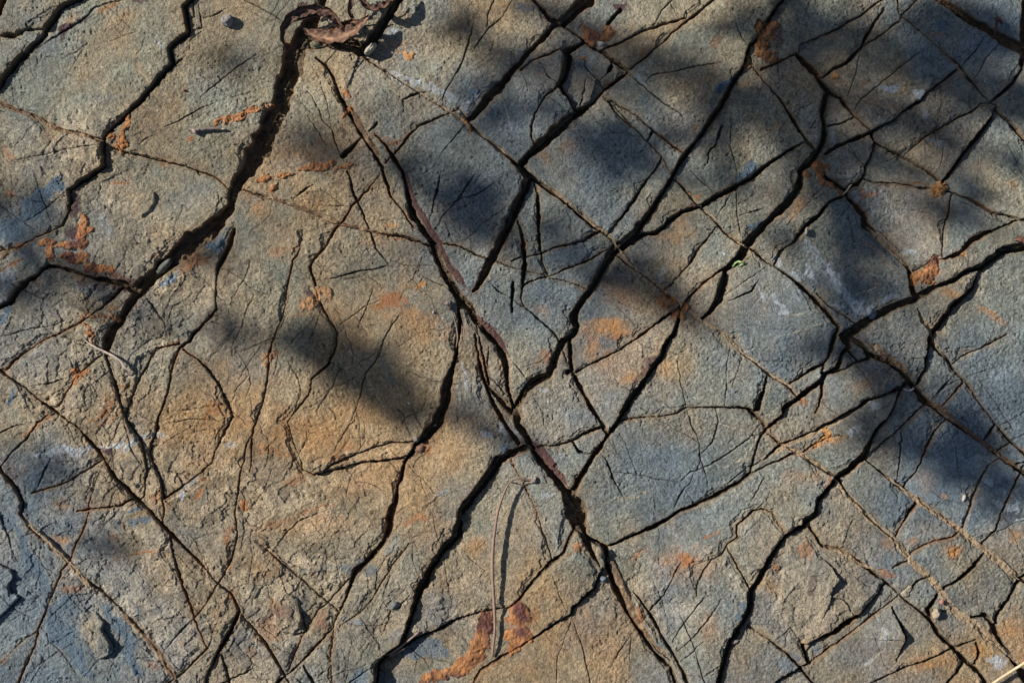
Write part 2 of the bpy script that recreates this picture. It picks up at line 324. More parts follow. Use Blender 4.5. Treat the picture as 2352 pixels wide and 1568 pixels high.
H 11 1 00 1680,540 1600,600
H 6 0 10 0,50 150,130 290,220
S 3.5 0 12 800,0 1000,300 1080,430 1190,620
S 2.5 0 12 1160,160 1250,330 1340,520
S 3 0 31 60,1370 480,1260
S 3 0 31 60,1540 640,1350
S 3 0 31 640,1200 980,1080
S 5 0 22 1960,1160 2130,1060 2280,850
S 3 0 22 1640,680 1900,750 2200,840
S 3 0 22 620,420 880,370
S 3 0 22 1660,510 1860,560
S 3 0 32 1640,730 1700,930 1750,1180 1790,1500
S 3 0 32 1450,290 1500,500
S 3 0 12 640,470 1100,430
S 3 0 10 2270,920 2351,1200
S 6 0 13 600,560 640,470 645,430
S 6 0 33 500,810 560,760 600,720
S 5 0 33 575,700 595,600
S 3 0 11 1780,0 1900,220 1960,340
"""
ROWY = [0.0, 683.0, 1366.0, 2048.0]
def tile_xy(t, x, y):
    c, r = int(t[0]), int(t[1])
    s = 1024/1343.0 if (r == 3 and c > 0) else 1024/2351.0
    return c*1024 + x*s, ROWY[r] + y*s
def parse(s, w0):
    t, P = '00', []
    for k in s.split():
        if ',' not in k: t = k; continue
        v = [float(q) for q in k.split(',')]
        x, y = tile_xy(t, v[0], v[1])
        P.append((x, y, v[2] if len(v) > 2 else w0))
    return P
CR = []
for ln in TRACE.strip().splitlines():
    f = ln.split(None, 3)
    P = parse(f[3], float(f[1]))
    def grow(P):                     # joints that leave the frame carry on beyond it
        a, b = P[1], P[0]
        if min(b[0], 4096-b[0], b[1], 2731-b[1]) < 22:
            l = math.hypot(b[0]-a[0], b[1]-a[1])+1e-6; P = [(b[0]+(b[0]-a[0])/l*260, b[1]+(b[1]-a[1])/l*260, b[2])]+P
        return P
    P = grow(P); P = grow(P[::-1])[::-1]
    CR.append((f[0], float(f[1]), float(f[2]), P))
# ---------------------------------------------------------------- the rock face as fields on a fine grid (map units: 4096 across = 1.2 m)
K = 1.2/4096.0
STEP = 2.3; MARG = 130.0
gx = np.arange(-MARG, 4096+MARG, STEP); gy = np.arange(-MARG, 2731+MARG, STEP)
NX, NY = len(gx), len(gy)
X, Y = np.meshgrid(gx, gy); X = X.astype(np.float32); Y = Y.astype(np.float32)
rng = np.random.RandomState(7)
def vnoise(sc, seed, x=None, y=None, ang=0.0, asp=1.0):
    x = X if x is None else x; y = Y if y is None else y
    if ang:
        ca, sa = math.cos(ang), math.sin(ang); x, y = (x*ca+y*sa)/asp, (-x*sa+y*ca)
    r = np.random.RandomState(seed); G = r.rand(256, 256).astype(np.float32)*2-1
    u = x/sc+1000.37; v = y/sc+1000.71
    i = np.floor(u).astype(np.int32); j = np.floor(v).astype(np.int32)
    fu = (u-i).astype(np.float32); fv = (v-j).astype(np.float32)
    fu = fu*fu*(3-2*fu); fv = fv*fv*(3-2*fv); i &= 255; j &= 255; i1 = (i+1) & 255; j1 = (j+1) & 255
    return (G[j, i]*(1-fu)+G[j, i1]*fu)*(1-fv)+(G[j1, i]*(1-fu)+G[j1, i1]*fu)*fv
def fbm(sc, seed, n=3, **k):
    a, s = 0, 1.0
    for q in range(n): a = a+vnoise(sc/2**q, seed+q*11, **k)*s; s *= .5
    return a/1.75
# jagged edges: every traced outline is read through this small warp
wa = vnoise(70, 1)*3.5+vnoise(19, 2)*2.2+vnoise(9, 3)*1.5+vnoise(5, 7)*.9
wb = vnoise(70, 4)*3.5+vnoise(19, 5)*2.2+vnoise(9, 6)*1.5+vnoise(5, 8)*.9
XW = X+wa; YW = Y+wb
XR = X+wa*1.5+vnoise(90, 31)*22+vnoise(26, 32)*9; YR = Y+wb*1.5+vnoise(90, 33)*22+vnoise(26, 34)*9
SHD = (0.94, 0.34)      # on the map, the way shadows fall
def box(x0, x1, y0, y1, pad):
    a = max(0, int((x0-pad+MARG)/STEP)); b = min(NX, int((x1+pad+MARG)/STEP)+2)
    c = max(0, int((y0-pad+MARG)/STEP)); d = min(NY, int((y1+pad+MARG)/STEP)+2)
    return slice(c, max(c, d)), slice(a, max(a, b))
H = np.zeros((NY, NX), np.float32)               # height in mm
CD = np.zeros_like(H); CSHADE = np.zeros_like(H); STP = np.zeros_like(H)
JW = np.full_like(H, -99.0); BAR = np.zeros(H.shape, bool); JD = np.full_like(H, 60.0)
ULK = vnoise(60, 44)
def line_dist(P, pad, wx, wy):
    xs = [p[0] for p in P]; ys = [p[1] for p in P]; S = box(min(xs), max(xs), min(ys), max(ys), pad)
    px = wx[S]; py = wy[S]
    if px.size == 0: return None
    D = np.full(px.shape, 1e9, np.float32); W = np.zeros_like(D); U = np.zeros_like(D); G = np.zeros_like(D)
    L = [0.0]
    for a, b in zip(P, P[1:]): L.append(L[-1]+math.hypot(b[0]-a[0], b[1]-a[1])+1e-6)
    for n, (a, b) in enumerate(zip(P, P[1:])):
        # local box of this segment inside S
        sx0 = max(0, int((min(a[0], b[0])-pad-gx[S[1].start])/STEP)); sx1 = int((max(a[0], b[0])+pad-gx[S[1].start])/STEP)+2
        sy0 = max(0, int((min(a[1], b[1])-pad-gy[S[0].start])/STEP)); sy1 = int((max(a[1], b[1])+pad-gy[S[0].start])/STEP)+2
        if sx1 <= sx0 or sy1 <= sy0: continue
        s = (slice(sy0, sy1), slice(sx0, sx1)); qx = px[s]; qy = py[s]
        if qx.size == 0: continue
        dx, dy = b[0]-a[0], b[1]-a[1]; l2 = dx*dx+dy*dy+1e-6
        t = np.clip(((qx-a[0])*dx+(qy-a[1])*dy)/l2, 0, 1)
        ex = qx-a[0]-t*dx; ey = qy-a[1]-t*dy; d = np.sqrt(ex*ex+ey*ey)
        m = d < D[s]
        D[s] = np.where(m, d, D[s]); W[s] = np.where(m, a[2]+(b[2]-a[2])*t, W[s])
        U[s] = np.where(m, L[n]+t*(L[n+1]-L[n]), U[s]); G[s] = np.where(m, ex*SHD[0]+ey*SHD[1], G[s])
    return S, D, W, U, G, L[-1]
rh = np.random.RandomState(77)          # the faint straight hairlines between the traced cracks
for _ in range(300):
    x_, y_ = rh.uniform(0, 4096), rh.uniform(0, 2731)
    if rh.rand() < .55: x_ = rh.uniform(0, 1700); y_ = rh.uniform(1000, 2731)
    a_ = math.radians([-38, -62, 35, 72][rh.randint(4)]+rh.normal()*9); l_ = rh.uniform(50, 260); n_ = 7; w_ = rh.uniform(2.2, 4.0)+2.2*(x_ < 1700 and y_ > 1000)*rh.rand(); q_ = [(x_, y_, w_)]
    for _k in range(n_): a_ += rh.normal()*.16; a_ += .42*(1 if _k % 2 else -1)*rh.rand(); x_ += math.cos(a_)*l_/n_; y_ += math.sin(a_)*l_/n_; q_.append((x_, y_, w_))
    CR.append(('F', w_, 0, q_))
SCR = np.zeros_like(H)
for kind, w0, st, P in CR:
    w_f = w0
    wm = max(p[2] for p in P); pad = wm/2+12+(400 if st >= 2 else 190 if st else 60 if kind == 'J' else 0)
    r = line_dist(P, pad, XW, YW)
    if r is None: continue
    S, D, W, U, G, L = r
    if kind == 'S': SCR[S] = np.maximum(SCR[S], np.clip((W*.6-D)/2+.5, 0, 1)*np.clip(vnoise(30, 53)[S]+.75, 0, 1)); continue
    W = W*np.interp(W, [0, 8, 14, 24, 90], [.6, .68, .84, .95, 1.0] if kind == 'J' else [.44, .52, .68, .85, 1])
    W = W*(1+.3*vnoise(28, 51, XW[S], YW[S])+.3*vnoise(80, 52, XW[S], YW[S])*(W < 14))
    if w0 < 11 and kind in 'HF':
        W = W*np.clip(np.minimum(U, L-U)/45, .3, 1)
    W = np.maximum(W, 1.9)
    dep = np.minimum(np.clip(W*K*1000*2.3+1.0, 1.9, 99), 10+W*.075)
    prof = np.clip((W/2-D)/(STEP*.9+W*.06)+.5, 0, 1)
    if kind == 'F': dep = .6+w_f*.28; W = W*1.6
    CD[S] = np.maximum(CD[S], np.maximum(dep*prof, np.clip(W/16, .15, 1.2)*.9*np.exp(-np.clip(D-W/2, 0, 99)/(3+W*.1))))
    CSHADE[S] = np.maximum(CSHADE[S], np.clip((W/2+2.5-D)/4.0, 0, 1)*np.clip(.4+W/22, 0, 1))
    if st:
        fade = np.clip(np.minimum(U, L-U)/140, 0, 1); fall = 240.0 if st >= 2 else 120.; rad = 400. if st >= 2 else 190.
        STP[S] = np.maximum(STP[S], np.where((G < 0) & (D < rad), st*1.75*fade*np.exp(-D/fall)*np.clip((rad-D)/(rad*.6), 0, 1), 0))
    if kind == 'J':
        JD[S] = np.minimum(JD[S], np.maximum(D-W/2, 0))
        JW[S] = np.maximum(JW[S], np.where(W > 15, W/2-D, -99))
        BAR[S] |= D < np.maximum(W*.5, 3.6)
# ---- slabs: flood the surface between joints
q = 2; B = BAR[::q, ::q].copy()
for oy in range(q):
    for ox in range(q):
        b = BAR[oy::q, ox::q]; B[:b.shape[0], :b.shape[1]] |= b
h, w = B.shape; lab = np.where(B, -1, 0).astype(np.int32).ravel().tolist(); nl = 0; SIZE = [0]
for s0 in range(h*w):
    if lab[s0]: continue
    nl += 1; lab[s0] = nl; st_ = [s0]; n = 0
    while st_:
        p = st_.pop(); n += 1; x = p % w
        if x and not lab[p-1]: lab[p-1] = nl; st_.append(p-1)
        if x < w-1 and not lab[p+1]: lab[p+1] = nl; st_.append(p+1)
        if p >= w and not lab[p-w]: lab[p-w] = nl; st_.append(p-w)
        if p < (h-1)*w and not lab[p+w]: lab[p+w] = nl; st_.append(p+w)
    SIZE.append(n)
LB = np.array(lab, np.int32).reshape(h, w)
small = np.array([n < 420 for n in SIZE]); small[0] = False
LB[(LB > 0) & small[np.maximum(LB, 0)]] = -1
while (LB < 0).any():
    o = LB.copy()
    for ax, sh in ((0, 1), (0, -1), (1, 1), (1, -1)):
        r = np.roll(LB, sh, ax); m = (o < 0) & (r > 0); o[m] = r[m]
    if (o == LB).all(): break
    LB = o
LAB = LB[np.minimum(np.arange(NY)//q, h-1)][:, np.minimum(np.arange(NX)//q, w-1)]
# ---------------------------------------------------------------- stains, crusts, veins (tile, x, y, rx, ry, angle) in tile-local units
# kinds: r rust  o ochre stain  d dark purple-brown iron stain  b blue-grey rock  p pale scuffed streaks  g dark grey rock  t pale tan
PAINT = """
10 1420,740,230,40,20,p.8 1760,870,200,45,30,p.8 2020,990,120,60,-40,p.8 1250,310,90,25,5,p.7 2080,870,120,45,-35,b.9 1560,800,300,18,22,p.6
20 1960,800,60,120,35,b1.3 1260,1170,60,22,30,p1 1350,1220,40,22,0,p.8 1180,760,50,22,30,p1 2190,1530,50,35,0,b1.2 990,790,20,15,0,p1 60,60,120,60,0,b.5 120,520,60,60,0,b.7
30 1150,830,75,55,0,p1.2 1410,890,60,40,0,p1.1 1600,220,60,70,0,b.9 2250,220,110,110,0,b.6 1530,1290,90,36,45,p.7 1480,1040,26,110,-25,p.5 590,1300,30,110,-15,p.6 630,1460,28,28,0,p.6 330,370,120,60,20,g.5 300,560,40,60,0,b.8
31 110,850,34,90,-35,p1.1 280,990,50,120,-30,p1.1 420,800,50,180,-38,p.8 380,900,24,150,-30,p.9 650,1060,48,190,-36,p1.1 800,1250,60,130,-35,p.9 950,1310,46,60,0,p1.1 1150,1190,120,26,-10,p1 620,1230,60,34,0,p.7 60,1230,22,120,-40,p.9 1260,760,60,34,0,p.9 230,1090,34,100,-40,p.5 790,220,34,50,0,p.8 1090,240,20,90,-25,p.6 650,350,130,60,20,g.4 330,650,40,30,0,p1
32 1040,60,50,26,0,p.9 970,590,50,50,0,p.9 820,790,60,36,0,p.9 2010,1270,50,60,0,p1.2 2180,1490,120,36,20,p.9 1400,850,130,250,25,b.7 1150,440,80,50,0,b.8 1550,380,160,60,-30,b.4
01 350,300,400,110,-42,b1.3 110,560,180,130,0,b1.2 60,1080,60,180,0,p.7 60,1330,50,120,30,b1 2000,650,160,60,-25,b1.2 1570,970,44,130,35,b1 1570,970,26,90,35,p.7 850,1060,30,12,0,p1 2110,570,40,40,-30,b1 850,1060,250,100,10,g.7 1200,1320,150,130,0,g.3 1750,90,260,60,12,g.3 980,520,30,150,-15,p.4
02 80,510,30,90,0,b1 1200,920,280,32,-10,p1 600,1020,380,28,-8,p.9 320,1330,80,130,0,b.7 1250,1500,100,50,0,b.9 2110,950,80,36,10,p.9 1750,1290,60,18,-40,p.9 1700,1370,22,60,0,p.9 240,1520,60,30,0,b.8 200,1090,280,50,-5,g.7 2120,210,90,120,-20,g.3
03 250,380,440,70,64,b1 600,1150,380,120,60,b1.2 560,900,150,50,-50,b.8 720,1400,250,60,50,b.9 1150,1180,400,55,62,b1 1100,100,40,80,0,b.7 1320,90,100,60,0,b.8 1250,880,36,120,-10,g.8 80,80,120,90,0,b.7 20,1440,60,60,0,b1 1850,1050,60,140,-25,g.5 1900,1330,60,40,0,g.6
12 1240,280,50,150,-25,g.5 1930,350,22,60,-20,p.7 2080,820,60,22,0,p.8 2290,770,50,90,-30,p.9 2300,980,60,60,0,b1.1 1730,1370,60,26,-20,p.4 1890,250,16,40,0,p.6
13 560,250,40,26,0,g1 500,290,60,36,0,g1 590,300,40,36,0,g.9 300,290,200,16,0,g.6 870,700,120,60,-10,b.8 730,650,60,60,0,g.6 560,850,60,60,0,b.7 500,560,60,22,0,b.8 700,160,60,60,0,b.4 230,470,50,80,0,g.5 740,480,50,30,0,g.5 340,300,60,20,0,g.4
22 40,850,40,70,0,p.8 120,420,50,60,0,b1 250,450,80,30,0,p.6 330,1370,60,26,0,p.8 600,650,150,100,0,b.3 1150,1080,300,120,0,b.35 2000,500,100,80,0,b.35 1700,1300,250,90,-20,b.35
23 480,350,30,16,0,b1 1190,560,40,24,0,b.9 1220,500,24,24,0,b.9 800,690,40,40,0,b.3 700,650,10,50,30,p.7
33 1290,20,80,50,0,g1 1330,40,60,10,-10,p1 1210,790,40,36,0,p1 100,780,60,60,0,b.6 250,710,40,26,0,b.8 585,670,10,60,10,p.8 545,770,60,10,-40,p.6
21 600,750,300,100,0,b.35 2180,30,90,50,-20,b1.2 2250,520,60,36,0,b1 1900,740,22,15,0,p1 2310,1150,14,90,-30,p1 1400,920,40,60,20,p.6 800,100,300,150,0,b.3
00 1100,20,160,26,-10,r.6 960,60,90,22,-20,r.7 1270,620,60,160,-30,o.5 1150,180,250,60,-20,o.4 580,300,120,40,-30,d1.2 760,170,120,26,-35,d.9 1300,20,60,30,0,d1 640,210,150,60,-45,o.5 1500,1500,90,60,0,o.6 1450,1480,30,36,0,r.7 50,1400,50,100,0,r.5 1000,900,250,60,10,g.3 1450,430,14,80,-15,p1
10 1250,430,200,80,0,o.6 1300,200,150,80,-10,o.4 2220,40,140,60,0,o.6 500,1400,300,110,0,o.6 1250,1270,130,24,-15,r.7 780,1190,26,30,0,d.9 620,630,16,60,35,r.6 560,710,26,22,0,d1 920,1430,40,12,-20,d1 1060,1330,30,80,0,r.6 1410,760,16,30,0,d1 420,880,60,60,0,d.6 850,1060,60,50,0,r.4 1850,230,110,50,0,t.4
11 1250,1200,140,110,0,r.9 1400,1050,120,34,-20,o.8 1450,1400,300,180,20,o.9 1300,620,120,26,-10,r.8 1250,500,90,40,0,o.7 480,1090,60,36,0,d1 450,1180,130,80,-30,r.5 30,350,100,100,0,o.7 200,730,250,36,-25,r.4 550,300,12,60,0,r.7 1050,680,200,80,0,o.4 400,1350,120,60,0,o.5 1530,500,50,16,0,r1.2 170,200,60,30,-40,r.8 1300,860,100,80,0,g.35 270,400,110,90,-20,t.4 1650,1150,120,120,0,t.4
20 600,520,60,26,0,r.9 1010,30,90,36,0,d1.2 1480,210,60,30,0,d1 2020,10,90,40,0,r.7 2250,800,60,60,0,d.6 2130,760,150,50,-30,o.5 1830,390,60,40,0,r.5 1920,270,50,26,0,r.5 1800,700,120,80,0,o.6 1690,1200,30,30,0,r.8 250,700,100,36,10,o.5 300,1440,150,90,0,o.7 500,1340,90,90,0,o.4 920,760,30,20,0,r1 1060,670,60,18,-40,r.9 1240,500,80,12,-42,r.9
30 50,350,60,120,0,d.7 20,60,60,60,0,d.8 600,330,120,60,20,o.6 850,750,60,100,0,o.6 1540,320,60,44,0,o.5 1530,1190,80,36,-30,d1.2 1100,1000,300,90,20,o.5 500,1530,100,50,0,r.9 80,1180,60,50,0,o.7 1180,1400,80,30,0,d.6 1750,700,60,50,0,o.7 1900,1560,200,100,0,o.3
31 850,160,150,34,15,r.6 900,220,120,34,-5,r.8 1070,120,90,20,0,d1 1350,150,150,16,0,r.9 250,330,150,60,-50,o.8 420,200,90,60,0,o.4 1830,680,90,46,-50,d1.2 1950,590,70,34,-20,d1 1700,1120,120,60,20,o.7 2050,1330,150,56,25,o.8 1650,350,40,60,0,r.4 2200,150,100,60,0,o.5 1100,620,120,50,35,t.8 1000,800,300,60,48,o.3 1550,830,90,30,-20,d1
32 300,560,80,30,35,r.9 600,900,250,46,-15,o1 350,1250,250,100,0,o.4 540,1350,30,120,20,r.9 900,400,250,80,-30,o.4 1150,210,90,24,15,r1.1 1600,1420,60,40,0,o.7 1450,1250,150,150,0,o.3 1580,600,40,24,30,t1
21 900,1450,260,150,10,o1.2 1000,1100,300,180,30,o.6 1500,580,200,100,0,o.5 1630,220,90,34,35,r.9 1620,370,60,30,-30,d1.2 1490,1340,90,40,0,r.9 1560,1250,34,80,0,d.9 1000,1540,60,40,0,r.6 230,190,30,60,0,o.9 280,1300,150,100,0,o.4 780,560,20,20,0,o.8
22 750,60,150,150,0,o1 1250,200,50,170,35,d1 1150,300,130,80,-40,o1.2 330,180,100,70,0,r.5 1400,240,180,120,0,o.5 1100,1430,300,16,-18,t.7 2130,1060,200,14,-40,t.6
12 150,130,70,50,0,r.8 220,270,16,120,10,d.8 40,940,150,36,0,o1 100,1000,250,36,0,r.5 720,1000,50,120,30,r.6 870,940,150,26,0,r.5 700,1060,200,16,-15,r.6 300,1250,120,50,0,r.6 260,790,26,50,0,r.8 1550,950,50,80,0,r.7 900,650,300,150,0,o.4 500,680,250,100,0,o.3 1650,980,100,150,0,o.5 1900,720,80,100,0,o.4 1200,1350,120,30,-20,o.5
13 140,550,60,60,0,d.6 350,560,44,80,0,d.5 350,560,40,70,0,r.6 110,510,24,60,0,r.5 60,630,80,80,0,r.5 1150,170,50,90,0,o.7 850,40,100,20,0,r.6 430,40,60,34,0,o.7 200,20,250,16,-15,r.5 700,800,80,60,0,o.4 290,300,26,24,0,r.6
23 320,190,50,34,0,r.8 900,280,60,50,0,r.9 830,240,150,80,0,o.6 660,230,60,12,-30,r.7 1040,110,40,10,-20,r.9 50,540,80,70,0,r.8 380,520,60,100,0,o.4 1050,590,60,120,0,o.4 100,790,60,60,0,o.4 640,560,30,50,0,r1 560,760,60,120,0,o.4
33 180,180,60,44,0,r.6 40,270,16,30,0,r1 240,360,18,60,0,d.7 640,320,50,26,0,r.7 960,210,50,36,0,r.6 740,160,40,36,0,o.6 600,170,80,50,0,o.5 1280,620,120,150,0,o1 1290,130,80,90,0,o.8 850,780,200,56,-25,o.9 1120,740,60,60,0,o.9 1340,760,80,150,0,o.8 20,380,60,50,0,o.5 300,400,120,160,20,t.5
01 700,330,50,120,0,d1.2 720,180,40,44,0,r.9 640,560,120,100,0,d1.2 1080,110,80,24,-20,r.8 1780,830,120,70,-20,r.9 1760,800,60,46,0,d.6 900,960,350,36,12,r.9 1150,1060,120,60,0,d1.2 1650,1110,24,60,20,d1 1400,800,100,44,-20,o.8 2290,200,60,150,0,o.5 100,750,200,34,-20,r.9 100,880,250,24,-25,r.9 950,1000,250,80,0,d.8 1050,1240,50,36,0,o.9 300,1030,60,20,0,r.9 60,240,90,26,0,r.7
02 320,720,200,24,-45,r.8 430,680,60,36,0,r.6 950,620,250,24,-35,r.6 1050,680,150,20,-25,r.6 1150,380,60,12,-15,r1.1 270,50,60,12,-40,r.9 1560,30,130,12,-12,r.9 1980,640,120,90,0,r.6 1700,640,150,36,0,o.7 970,1030,60,50,0,d1.2 1430,1390,90,50,0,r.7 2200,750,200,150,0,o.7 1700,900,300,150,0,o.3 1850,1270,50,36,0,r.9 1840,1390,16,60,40,r1 2250,1490,46,60,0,r1 800,1550,80,26,0,r.9 540,1510,120,46,0,o.4 120,1150,200,80,20,d.4
03 560,270,110,80,0,o.9 740,610,90,46,30,r.9 650,720,120,50,-30,r.5 1300,380,250,22,-8,r.9 1050,240,80,50,0,o.6 2090,260,50,90,0,r.7 2110,480,24,120,0,r.6 1690,1210,50,26,0,r.6 2080,750,60,80,0,r.7 2000,950,60,200,0,o.4 860,1100,90,170,-20,t.8 1450,1400,60,60,0,r.4 2300,1300,60,60,0,r.3 2200,1150,140,120,0,g.4
12 450,850,600,260,10,o.6 1000,1250,400,200,-20,o.5 150,350,200,200,0,o.35 1750,1100,200,300,20,o.3
02 1900,1100,300,300,0,o.4 2000,800,300,150,0,o.5 1000,600,250,120,-20,o.35 1500,1450,200,80,0,o.4
22 350,150,250,120,0,o.4 900,150,250,120,0,o.4
23 900,280,200,120,0,o.5 400,650,250,200,0,o.35 100,400,120,120,0,o.3
13 300,80,350,90,0,o.5 1000,100,200,100,0,o.35 80,300,150,100,0,o.4
11 700,1300,300,250,0,o.4 1200,700,300,150,0,o.3 1800,1500,200,80,0,o.3
10 700,1300,300,120,-10,o.4 1900,250,200,120,0,o.3
01 110,560,150,110,0,b1.2 350,330,300,90,-45,b1.2
"""
CRUST = [ # label, tile blobs (x,y,rx,ry,angle), height mm, kind
("string of knobbly orange crust nodules left of the widest fissure", "00 2335,990,50,34,0 2240,1025,72,36,-25 2110,1090,80,28,-30 2010,1147,50,16,-30 10 30,1010,60,24,0 90,960,18,24,0 140,945,30,28,0", 5, 'r'),
("wedge of orange crust filling the corner where two joints meet near the left edge", "00 1150,1270,46,60,0 1100,1340,34,26,0 1020,1270,50,34,-20 1165,1170,28,70,10", 3, 'r'),
("small heart-shaped orange fleck on bare grey rock right of the curled leaf", "10 1400,475,34,24,30 1445,480,34,24,-35 1415,512,20,20,0", 2.5, 'y'),
("bumpy orange crust streak on the ochre slab left of the long purple vein", "10 560,1510,130,46,-10 800,1490,90,22,-15 690,1470,30,34,0 11 70,80,66,36,-20 190,160,20,40,20 300,20,100,16,-5", 4, 'r'),
("orange crust with a dark purple top edge near the top of the frame", "20 800,310,120,46,10 900,290,46,60,0 740,360,70,30,10", 4, 'm'),
("chain of thick orange crust lumps running down a dark joint at the upper right", "20 2310,320,50,70,0 2290,425,46,40,0 2310,500,50,50,0 2185,555,30,46,0 2200,612,20,18,0 30 15,250,40,44,0", 6, 'r'),
("round orange crust spot beside the joint at the right of the lumpy chain", "30 595,675,30,28,0", 3, 'y'),
("single orange crust lump alone at the left end of a joint in the upper right", "30 10,540,44,44,0 15,480,20,20,0", 5, 'r'),
("cluster of rounded orange lumps on the thin rusty joint at far right", "31 1550,205,60,50,0 1610,175,44,32,0 1600,130,24,18,0 1490,200,24,18,0", 7, 'y'),
("largest pitted bright orange crust in the right half above the grey ledge", "31 1400,980,90,46,-15 1500,940,90,60,-35 1570,870,46,70,0 1520,1000,60,30,-10", 6, 'm'),
("small upright orange crust lump at the edge of a dark stained joint at far right", "31 1780,760,22,40,0", 4, 'y'),
("round cracked orange crust patch beside the ochre slab in the centre right", "21 1420,1195,80,76,0 1400,1140,30,34,0", 3, 'r'),
("dark rimmed orange crust at the joint crossing just below the round cracked patch", "21 1520,1310,74,36,0 1575,1240,30,60,0 1560,1340,40,30,0", 3.5, 'm'),
("sprawling rusty brown crust along the shaded hollow at the left", "01 770,430,40,90,25 730,620,60,130,0 620,700,100,50,0 700,820,120,40,0 440,680,50,60,0 470,790,40,70,0 800,520,40,34,0", 3.5, 'm'),
("flat rusty crust patches low in the shaded hollow beside the fissure bend", "01 880,900,90,36,10 960,935,90,40,0 1020,950,40,26,0", 2.5, 'm'),
("forked stick-like orange crust ridge on the left below the fissure end", "01 830,1342,50,22,-6 980,1328,84,20,2 1085,1335,24,26,30 1105,1258,28,16,0 1050,1290,14,36,-20 757,1378,24,22,0 928,1372,20,16,0 790,1465,76,20,46 848,1535,14,44,0", 5, 'r'),
("broad orange and purple crumbling crust near the bottom centre", "13 1215,640,50,100,15 1150,740,100,46,-30 1040,800,80,46,-30 940,860,60,36,-30 23 50,540,46,70,10 30,660,60,50,0", 3.5, 'm'),
("rusty crust knot with a raised right lobe in the middle of the ochre slab", "11 480,1200,110,60,-32 540,1110,50,60,0 630,1130,44,70,-25", 3, 'o'),
("small yellow-orange lichen fleck on the slab left of the centre fissure", "11 1510,1010,30,60,-20 1490,1060,20,30,0", 2, 'y'),
("rough orange crust along the joint right of the tall upper-right fissure", "30 500,1535,90,34,0 31 520,50,56,50,30 610,100,70,24,40 670,160,34,20,45 345,60,34,38,0", 4, 'r'),
("rusty knot where hairline cracks meet left of the dark shadow pool", "12 95,130,50,50,0 40,190,30,20,0 130,90,24,20,0", 2.5, 'o'),
("narrow orange crust plug in the upper end of the long purple vein", "10 808,885,22,46,0 820,930,18,20,0", 3, 'r'),
("brown crust lump beside the purple vein just below the narrow plug", "10 830,1045,34,36,0 805,1090,14,30,0", 3, 'r'),
("small orange crust wedge where the pale joint meets a dark crevice top centre", "10 1965,1145,40,24,30 1995,1180,18,24,0", 3, 'y'),
("rusty crust where two brown cracks join near the left edge", "02 655,300,44,20,0 680,345,30,40,0 750,315,40,16,-20 815,303,14,14,0", 3, 'r'),
("bright orange crust dripping off a pale joint in the lower right", "32 500,860,46,50,0 450,920,24,50,30 540,890,16,30,0", 3, 'y'),
("isolated orange crust button on a grey slab at lower right", "33 955,215,22,18,0", 3.5, 'y'),
("tiny round brown crust ring under the short bark twig", "00 1780,1292,28,24,0", 2, 'r'),
]
